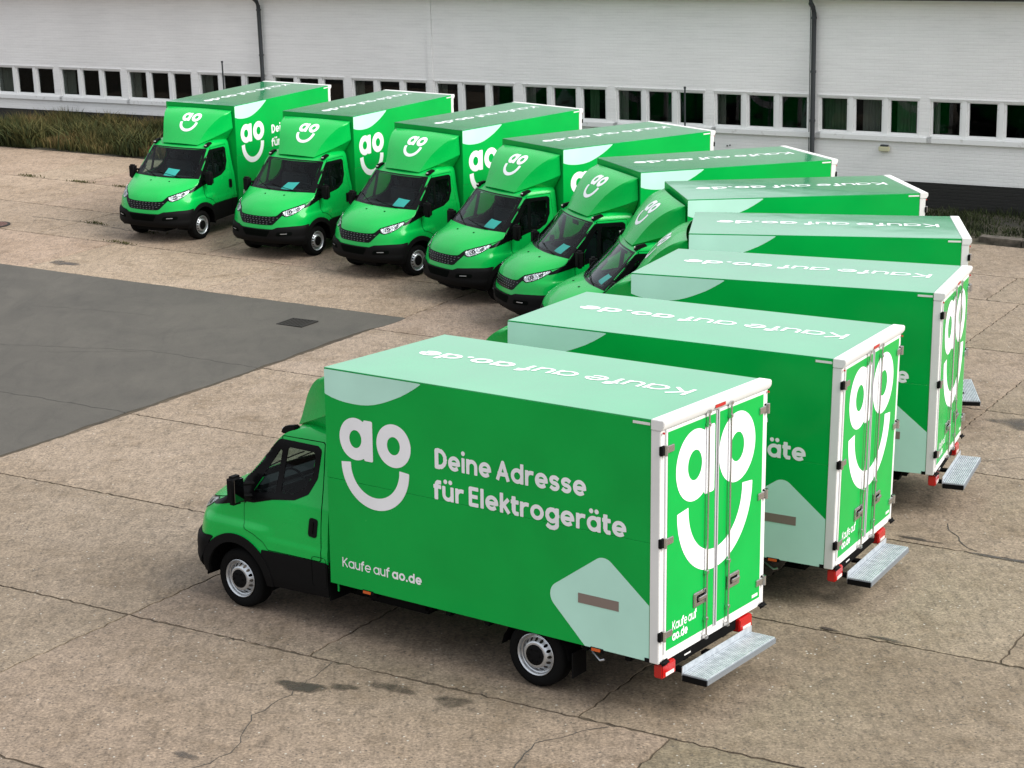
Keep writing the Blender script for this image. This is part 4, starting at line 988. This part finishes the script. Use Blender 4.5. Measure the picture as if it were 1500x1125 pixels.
for pts, wd in (([(-10.45, 10.9), (-10.2, 11.8), (-10.6, 12.6), (-10.6, 13.2), (-10.75, 14.1)], .008), ([(-7.7, 12.4), (-7.9, 13.4), (-7.5, 14.1)], .01), ([(-6.66, 21.89), (-6.3, 21.3), (-5.99, 21.0)], .012),
                ([(-33.97, 33.2), (-32.3, 33.28), (-30.5, 33.0)], .02), ([(-7.3, 24.7), (-6.4, 25.6), (-5.2, 25.9)], .008), ([(-9.9, 40.2), (-9.2, 38.6)], .01)):
    crackline(pts, wd, 'crack', ground, M['crack'], .005)
# drain in the asphalt
dr = empty('drain_grate', (*uv(DU, DV), gz(*uv(DU, DV)) + .016)); dr.rotation_euler = (0, 0, PHI)
tag(dr, 'rectangular iron drain grate set in the dark asphalt patch', 'drain')
mb = MB()
for a in ((-.31, -.27, -.27, .27), (.27, .31, -.27, .27), (-.27, .27, -.27, -.23), (-.27, .27, .23, .27)): mb.box(a[0], a[1], a[2], a[3], -.03, .006)
mb.build('grate_frame', M['darkiron'], dr, bevel=.003)
for i in range(7): MB().box(-.235 + i * .075, -.20 + i * .075, -.23, .23, -.03, .004).build('grate_bar', M['darkiron'], dr)
MB().box(-.27, .27, -.23, .23, -.045, -.04).build('drain_pit', M['gap'], dr)
# manhole cover at the left edge
mx_, my_ = uv(-34.1, 31.95); mh = empty('manhole_cover', (mx_, my_, gz(mx_, my_))); tag(mh, 'round rust-brown manhole cover at the left edge of the yard', 'manhole cover')
def disc(r, z0, z1, n_=40):
    return MB().prism([(r * math.cos(2 * math.pi * i / n_), r * math.sin(2 * math.pi * i / n_)) for i in range(n_)], 'z', z0, z1)
disc(.44, -.02, .012).build('cover_frame', M['darkiron'], mh); disc(.37, .0, .016).build('cover_plate', M['iron'], mh, bevel=.003)
mb = MB()
for i in range(-4, 5):
    for j in range(-4, 5):
        if math.hypot(i, j) < 4.3: mb.box(i * .075 - .02, i * .075 + .02, j * .075 - .02, j * .075 + .02, .015, .020)
mb.build('cover_studs', M['iron'], mh)['kind'] = 'stuff'
# stains
def stain(u, v_, ru, rv, seed, strength, label, nm='oil_stain', mm='stain'):
    random.seed(seed); n_ = 28; ph = [random.uniform(0, 6.28) for _ in range(5)]
    V = []; F = []; x, y = uv(u, v_); V.append((x, y, gz(x, y) + .0065)); fade = [strength]; rings = (.45, .75, 1.0)
    for rk, fd in zip(rings, (1.0, .8, 0.0)):
        for i in range(n_):
            t_ = 2 * math.pi * i / n_; r_ = rk * (1 + .22 * math.sin(2 * t_ + ph[0]) + .14 * math.sin(3 * t_ + ph[1]) + .10 * math.sin(5 * t_ + ph[2]) + .05 * math.sin(9 * t_ + ph[3]))
            x, y = uv(u + ru * r_ * math.cos(t_), v_ + rv * r_ * math.sin(t_)); V.append((x, y, gz(x, y) + .0065)); fade.append(strength * fd)
    for i in range(n_): F.append((0, 1 + i, 1 + (i + 1) % n_))
    for k in range(2):
        for i in range(n_): a = 1 + k * n_ + i; b_ = 1 + k * n_ + (i + 1) % n_; F.append((a, a + n_, b_ + n_, b_))
    me = bpy.data.meshes.new(nm); me.from_pydata(V, [], F); me.update()
    at_ = me.attributes.new('fade', 'FLOAT', 'POINT'); at_.data.foreach_set('value', fade)
    o = link(nm, me, M[mm]); tag(o, label, 'stain', 'dark stains on the concrete'); return o
SPT = [(-10.62, 13.42, .26, .16, 1, .95, 'dark oil stain on the concrete left of the foremost truck rear wheel, largest one'),
 (-10.25, 13.62, .17, .09, 2, .7, 'small faint stain just right of the larger oil stain near the foremost truck'),
 (-9.8, 13.85, .26, .12, 3, .55, 'dark damp stain along the joint in front of the foremost truck rear wheel'),
 (-9.1, 13.85, .25, .12, 6, .6, 'short damp stain on the joint right below the foremost truck rear wheel'),
 (-10.55, 11.55, .14, .07, 7, .7, 'tiny dark spot on the concrete at the bottom edge of the photo'),
 (-29.35, 29.5, .38, .22, 4, .9, 'dark puddle-shaped stain beside the upper left corner of the asphalt'),
 (-6.95, 27.15, .75, .35, 5, .75, 'broad dark stain on the concrete at the right edge beyond the farthest step'),
 (-5.5, 20.9, .5, .06, 8, 1.0, 'long tar patch on the slab joint beside the second step'),
 (-6.75, 21.1, .30, .05, 9, 1.0, 'short tar patch on the slab joint by the second truck tail lamp'),
 (-6.6, 17.6, .14, .035, 10, 1.0, 'small tar patch on the slab joint right of the foremost step, left one'),
 (-5.95, 17.62, .2, .04, 12, 1.0, 'small tar patch on the slab joint right of the foremost step, right one')]
for s_ in SPT: stain(*s_)

# verge, kerb and weeds along the wall
VG0, VG1 = 41.15, WV
us_ = list(np.arange(-60, 12.1, .5)); vs_ = list(np.linspace(VG0, VG1 + .3, 8))
def vz(u, v_):
    x, y = uv(u, v_); return gz(x, y) + .03 + .06 * math.sin(u * 1.7) * math.sin(v_ * 2.1) * .4
V = []; F = []
for u in us_:
    for j, v_ in enumerate(vs_):
        vv = v_ + (rag(u * 2.1) * 9 if j == 0 else 0); x, y = uv(u, vv); V.append((x, y, vz(u, vv) - (.055 if j == 0 else 0)))
nv = len(vs_)
for i in range(len(us_) - 1):
    for j in range(nv - 1): F.append((i * nv + j, (i + 1) * nv + j, (i + 1) * nv + j + 1, i * nv + j + 1))
me = bpy.data.meshes.new('verge'); me.from_pydata(V, [], F); me.update(); vg = link('verge', me, M['verge']); tag(vg, 'dark earth strip between the yard and the white wall', kind='structure')
mb = MB()
kb = tag(empty('kerb'), 'low weathered concrete kerb in front of the wall at the right', 'kerb')
u = -12.0; 
while u < 8:
    mbk = MB(); x0, y0 = uv(u + .01, VG0 + .02); x1, y1 = uv(u + .99, VG0 + .02); x2, y2 = uv(u + .99, VG0 + .34); x3, y3 = uv(u + .01, VG0 + .34)
    h = .15 + random.uniform(-.012, .012); i = len(mbk.v)
    for (x, y) in ((x0, y0), (x1, y1), (x2, y2), (x3, y3)): mbk.v.append((x, y, gz(x, y) - .08))
    for (x, y) in ((x0, y0), (x1, y1), (x2, y2), (x3, y3)): mbk.v.append((x, y, gz(x, y) + h))
    mbk.f += [(0, 1, 2, 3), (4, 5, 6, 7), (0, 1, 5, 4), (1, 2, 6, 5), (2, 3, 7, 6), (3, 0, 4, 7)]
    mbk.build('kerb_stone', M['kerb'], kb, bevel=.015); u += 1.0

def blades(name, n_, ufun, hfun, wfun, tonefun, mat_, lean=.35, seed=1):
    rng = np.random.default_rng(seed); V = []; F = []; tone = []
    for k in range(n_):
        u, v_ = ufun(rng); x, y = uv(u, v_); z = vz(u, v_) - .02; h = hfun(rng, u, v_); wd = wfun(rng); a = rng.uniform(0, 2 * math.pi)
        la = rng.uniform(0, 2 * math.pi); ln = rng.uniform(.1, 1) * lean * h; dx, dy = math.cos(a) * wd, math.sin(a) * wd; lx, ly = math.cos(la) * ln, math.sin(la) * ln
        i = len(V); V += [(x - dx, y - dy, z), (x + dx, y + dy, z), (x + dx * .8 + lx * .3, y + dy * .8 + ly * .3, z + h * .55), (x - dx * .8 + lx * .3, y - dy * .8 + ly * .3, z + h * .55), (x + lx, y + ly, z + h)]
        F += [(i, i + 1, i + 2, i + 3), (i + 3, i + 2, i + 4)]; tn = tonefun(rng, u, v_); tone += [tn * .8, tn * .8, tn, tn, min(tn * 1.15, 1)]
    me = bpy.data.meshes.new(name); me.from_pydata(V, [], F); me.update(); at_ = me.attributes.new('tone', 'FLOAT', 'POINT'); at_.data.foreach_set('value', tone)
    o = link(name, me, mat_); return o
def clump(u, v_, s=1.0, o=0.): return .5 + .5 * math.sin(u * 1.9 * s + 1.3 * math.sin(v_ * 1.7 + o)) * math.sin(v_ * 2.3 * s + 1.1 * math.sin(u * 1.1 + o))
def uf(rng):
    while True:
        u = rng.uniform(-44, -19.5); v_ = VG0 + .05 + rng.uniform(0, 1) ** .8 * (VG1 - VG0 - .1)
        if rng.uniform() < .35 + .65 * clump(u, v_): return u, v_
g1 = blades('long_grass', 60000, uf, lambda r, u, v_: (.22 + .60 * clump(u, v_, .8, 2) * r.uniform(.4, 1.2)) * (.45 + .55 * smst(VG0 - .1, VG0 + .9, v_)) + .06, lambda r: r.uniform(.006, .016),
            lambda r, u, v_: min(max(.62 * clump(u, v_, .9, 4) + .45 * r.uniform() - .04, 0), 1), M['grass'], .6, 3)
def ufb(rng):
    c = BUSH[rng.integers(len(BUSH))]; return c[0] + rng.normal() * c[2] * .42, min(max(c[1] + rng.normal() * c[2] * .35, VG0 - .05), VG1 - .1)
rb = np.random.default_rng(9); BUSH = [(rb.uniform(-44, -20), rb.uniform(VG0 + .1, VG1 - .4), rb.uniform(.4, 1.1)) for _ in range(70)]
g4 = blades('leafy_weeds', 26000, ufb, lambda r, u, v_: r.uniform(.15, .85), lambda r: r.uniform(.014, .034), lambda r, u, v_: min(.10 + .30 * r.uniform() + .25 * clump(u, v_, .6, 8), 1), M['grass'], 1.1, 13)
tag(g4, 'leafy dark green weeds in clumps among the long grass at the left', 'weeds', kind='stuff')
tag(g1, 'long half-dry grass and weeds growing along the wall at the left', 'grass', kind='stuff')
def uf2(rng):
    while True:
        u = rng.uniform(-19.5, 7); v_ = VG0 + .35 + rng.uniform(0, 1) * (VG1 - VG0 - .4)
        if rng.uniform() < .2 + .5 * clump(u, v_): return u, v_
g2 = blades('short_weeds', 22000, uf2, lambda r, u, v_: .06 + .30 * r.uniform() * clump(u, v_), lambda r: r.uniform(.006, .016), lambda r, u, v_: .22 * r.uniform() + .12 * clump(u, v_, .7, 1), M['grass'], .8, 5)
tag(g2, 'sparse low weeds on the dark earth below the wall at the right', 'weeds', kind='stuff')
def uf3(rng):
    c = [(-38.2, 37.35), (-36.15, 37.3), (-31.8, 33.25), (-30.0, 33.1), (-34.6, 37.3), (-29.7, 31.8), (-33.0, 36.9)][rng.integers(7)]
    return c[0] + rng.normal() * .22, c[1] + rng.normal() * .05
g3 = blades('joint_moss', 700, uf3, lambda r, u, v_: .02 + .05 * r.uniform(), lambda r: r.uniform(.006, .014), lambda r, u, v_: .3 + .3 * r.uniform(), M['grass'], .9, 7)
for v_ in g3.data.vertices: v_.co.z = v_.co.z - .01
tag(g3, 'tufts of weeds growing in the slab joints at the upper left', 'weeds', kind='stuff')

# ------------------------------------------------------------------ the long white building
bld = empty('factory_building', (*wl(0), 0)); bld.rotation_euler = (0, 0, PHI)
tag(bld, 'long white-painted brick building with a low row of small windows', 'building')
# local frame: x along the wall, -y towards the yard, z up
A0, A1 = -50, 46; ZTOP = 5.04; WZ0, WZ1 = 1.70, 2.635; PW, PITCH, GS = .69, .922, 2.9327
def gnd_at(a): return gz(*wl(a))
mb = MB()
mb.box(A0, A1, 0, .36, WZ1, ZTOP)                                     # upper wall
mb.box(A0, 0, 0, .36, 1.22, WZ0); mb.box(0, A1, 0, .36, .56, WZ0)
groups = [i for i in range(-11, 21)]
prev = A0
for gi in groups:
    a = (gi - 6) * GS - .06; e = a + 2 * PITCH + PW + .12
    mb.box(prev, a, 0, .36, WZ0, WZ1); prev = e
mb.box(prev, A1, 0, .36, WZ0, WZ1)
wall = mb.build('brick_wall', M['wall'], bld)
mb = MB(); mb.box(A0, 0, -.03, .36, -.4, 1.22); mb.box(0, A1, -.03, .36, -1.0, .56); mb.build('plinth', M['plinth'], bld)
mb = MB(); mb.box(-.26, -.10, -.03, 0, 1.22, 5.0); mb.build('expansion_strip', M['wall'], bld, bevel=.004)
random.seed(21)
proto_w = None
fr_mb = MB(); fo = .058; z0, z1 = WZ0, WZ1; pz0, pz1 = 1.765, 2.572
fr_mb.box(-fo, 0, .03, .11, z0, z1); fr_mb.box(PW, PW + fo, .03, .11, z0, z1); fr_mb.box(0, PW, .03, .11, z0, pz0); fr_mb.box(0, PW, .03, .11, pz1, z1)
fr_mb.box(-fo - .0, PW + fo, .005, .03, z1 - .035, z1); fr_mb.box(-fo, PW + fo, .0, .03, z0, z0 + .03)
win_me = fr_mb.mesh('window', .004, 1); win_me.materials.append(M['winframe'])
pn = MB(); pn.box(0, PW, .085, .091, pz0, pz1); pane_me = pn.mesh('pane'); pane_me.materials.append(M['pane'])
post_me = MB().box(0, PITCH - PW - 2 * fo, .0, .16, WZ0, WZ1).mesh('window_post'); post_me.materials.append(M['winframe'])
def curtain(x0, x1, m, parent, amp=.03):
    mb = MB(); n_ = int((x1 - x0) / .02)
    for i in range(n_):
        a, c = x0 + i * .02, x0 + (i + 1) * .02; f_ = lambda q: .24 + amp * math.sin(q * 70) + amp * .5 * math.sin(q * 31)
        mb.quad((a, f_(a), WZ0 - .1), (c, f_(c), WZ0 - .1), (c, f_(c), WZ1 + .05), (a, f_(a), WZ1 + .05))
    return mb.build('curtain', m, parent, smooth=80)
CUR = {(0, 0): (.0, .55, 'curtain'), (1, 0): (.0, .42, 'curtain'), (2, 0): (.0, .35, 'curtain'), (3, 0): (0, .3, 'curtain'), (5, 0): (0, .25, 'curtain'), (7, 0): (0, .22, 'curtain'), (7, 2): (.1, .4, 'curtainrefl'),
       (8, 0): (0, .2, 'curtain'), (9, 0): (0, .18, 'curtain'), (10, 0): (.0, .66, 'curtainrefl'), (10, 1): (.12, .60, 'curtain'), (10, 2): (.1, .62, 'curtainrefl'), (11, 0): (0, .15, 'curtain'), (6, 0): (0, .2, 'curtain')}
for gi in groups:
    a = (gi - 6) * GS
    for j in range(3):
        x = a + j * PITCH
        wdw = bpy.data.objects.new('window', win_me); COL.objects.link(wdw); wdw.parent = bld; wdw.location = (x, 0, 0)
        p_ = bpy.data.objects.new('pane', pane_me); COL.objects.link(p_); p_.parent = wdw
        p_.rotation_euler = (0, 0, random.uniform(-.004, .004))
        if j < 2:
            q_ = bpy.data.objects.new('window_post', post_me); COL.objects.link(q_); q_.parent = bld; q_.location = (x + PW + fo, 0, 0)
        if (gi, j) in CUR:
            c0, c1, mm_ = CUR[gi, j]; cc = curtain(c0, c1, M[mm_], wdw)
    sl_ = MB().box(a - .12, a + 2 * PITCH + PW + .42, -.07, .0, 1.555, 1.69).build('sill', M['winframe'], bld, bevel=.008)
    MB().box(a - .08, a + 2 * PITCH + PW + .08, -.018, .0, WZ1 + .01, WZ1 + .035).build('head_strip', M['winframe'], bld)
# interior seen through the panes
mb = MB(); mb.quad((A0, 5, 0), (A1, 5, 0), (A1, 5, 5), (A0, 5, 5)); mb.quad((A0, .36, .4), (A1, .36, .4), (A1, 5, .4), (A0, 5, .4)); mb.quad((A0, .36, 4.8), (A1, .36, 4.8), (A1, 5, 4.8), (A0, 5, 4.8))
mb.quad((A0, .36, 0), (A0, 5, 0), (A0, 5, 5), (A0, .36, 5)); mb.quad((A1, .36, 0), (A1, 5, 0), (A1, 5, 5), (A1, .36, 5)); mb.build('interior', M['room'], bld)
# eaves, gutter, roof
MB().box(A0, A1, -.34, .36, ZTOP, ZTOP + .16).build('eaves_board', M['winframe'], bld)
MB().tube([(A0, -.40, ZTOP + .10), (A1, -.40, ZTOP + .10)], .07, 10).build('gutter', M['pipe'], bld, smooth=50)
MB().prism([(-.36, ZTOP + .17), (14, ZTOP + 2.6), (14, ZTOP - .5), (.36, ZTOP - .5), (.36, ZTOP + .16)], 'x', A0, A1).build('roof', M['roofing'], bld)
for a, nm in ((-6.22, 0), (11.55, 1)):
    zb_ = gnd_at(a) + .02
    dp_ = MB().tube([(a, -.12, zb_), (a, -.12, 4.72), (a, -.20, 4.86), (a, -.36, 4.98), (a, -.38, 5.1)], .062, 12).build('downpipe', M['pipe'], bld, smooth=50)
    for zz in (.9, 2.0, 3.25, 4.6):
        MB().tube([(a, -.12, zz - .03), (a, -.12, zz + .03)], .074, 12).build('pipe_collar', M['pipe'], dp_, smooth=40)
        MB().box(a - .012, a + .012, -.08, .0, zz - .01, zz + .01).build('pipe_bracket', M['pipe'], dp_)
    MB().tube([(a - .13, -.03, zb_ + .5), (a - .13, -.03, 5.0)], .009, 6).build('lightning_cable', M['pipe'], dp_)
# small wall things
wlamp = MB(); wlamp.box(13.33, 13.60, -.12, -.02, 1.30, 1.42); o = wlamp.build('lamp_body', mat('cream_lamp_plastic', (.55, .53, .36), .5), None, bevel=.015)
o.parent = bld; MB().box(13.37, 13.56, -.10, .0, 1.42, 1.46).build('lamp_bracket', M['pipe'], o)
vt = MB(); vt.tube([(9.12, -.02, 1.22), (9.12, .0, 1.22)], .02, 8); vt.tube([(9.20, -.02, 1.24), (9.20, .0, 1.24)], .02, 8); vt.build('wall_vent', M['pipe'], bld)
# vent poles in front of the wall
for a, top, lb in ((-7.66, 2.99, 'thin grey pole standing before the wall, beside the left downpipe'), (8.0, 2.71, 'thin grey pole standing before the wall, left of the right downpipe')):
    x, y = wl(a, .25); z0_ = gz(x, y)
    e_ = empty('slim_pole', (x, y, z0_)); MB().tube([(0, 0, 0), (0, 0, top - z0_)], .024, 8).build('pole', M['pipe'], e_, smooth=50)
    MB().tube([(0, 0, top - z0_), (0, 0, top - z0_ + .06)], .034, 8).build('pole_cap', M['pipe'], e_, smooth=50)
    tag(e_, lb, 'pole', 'slim poles in front of the wall')
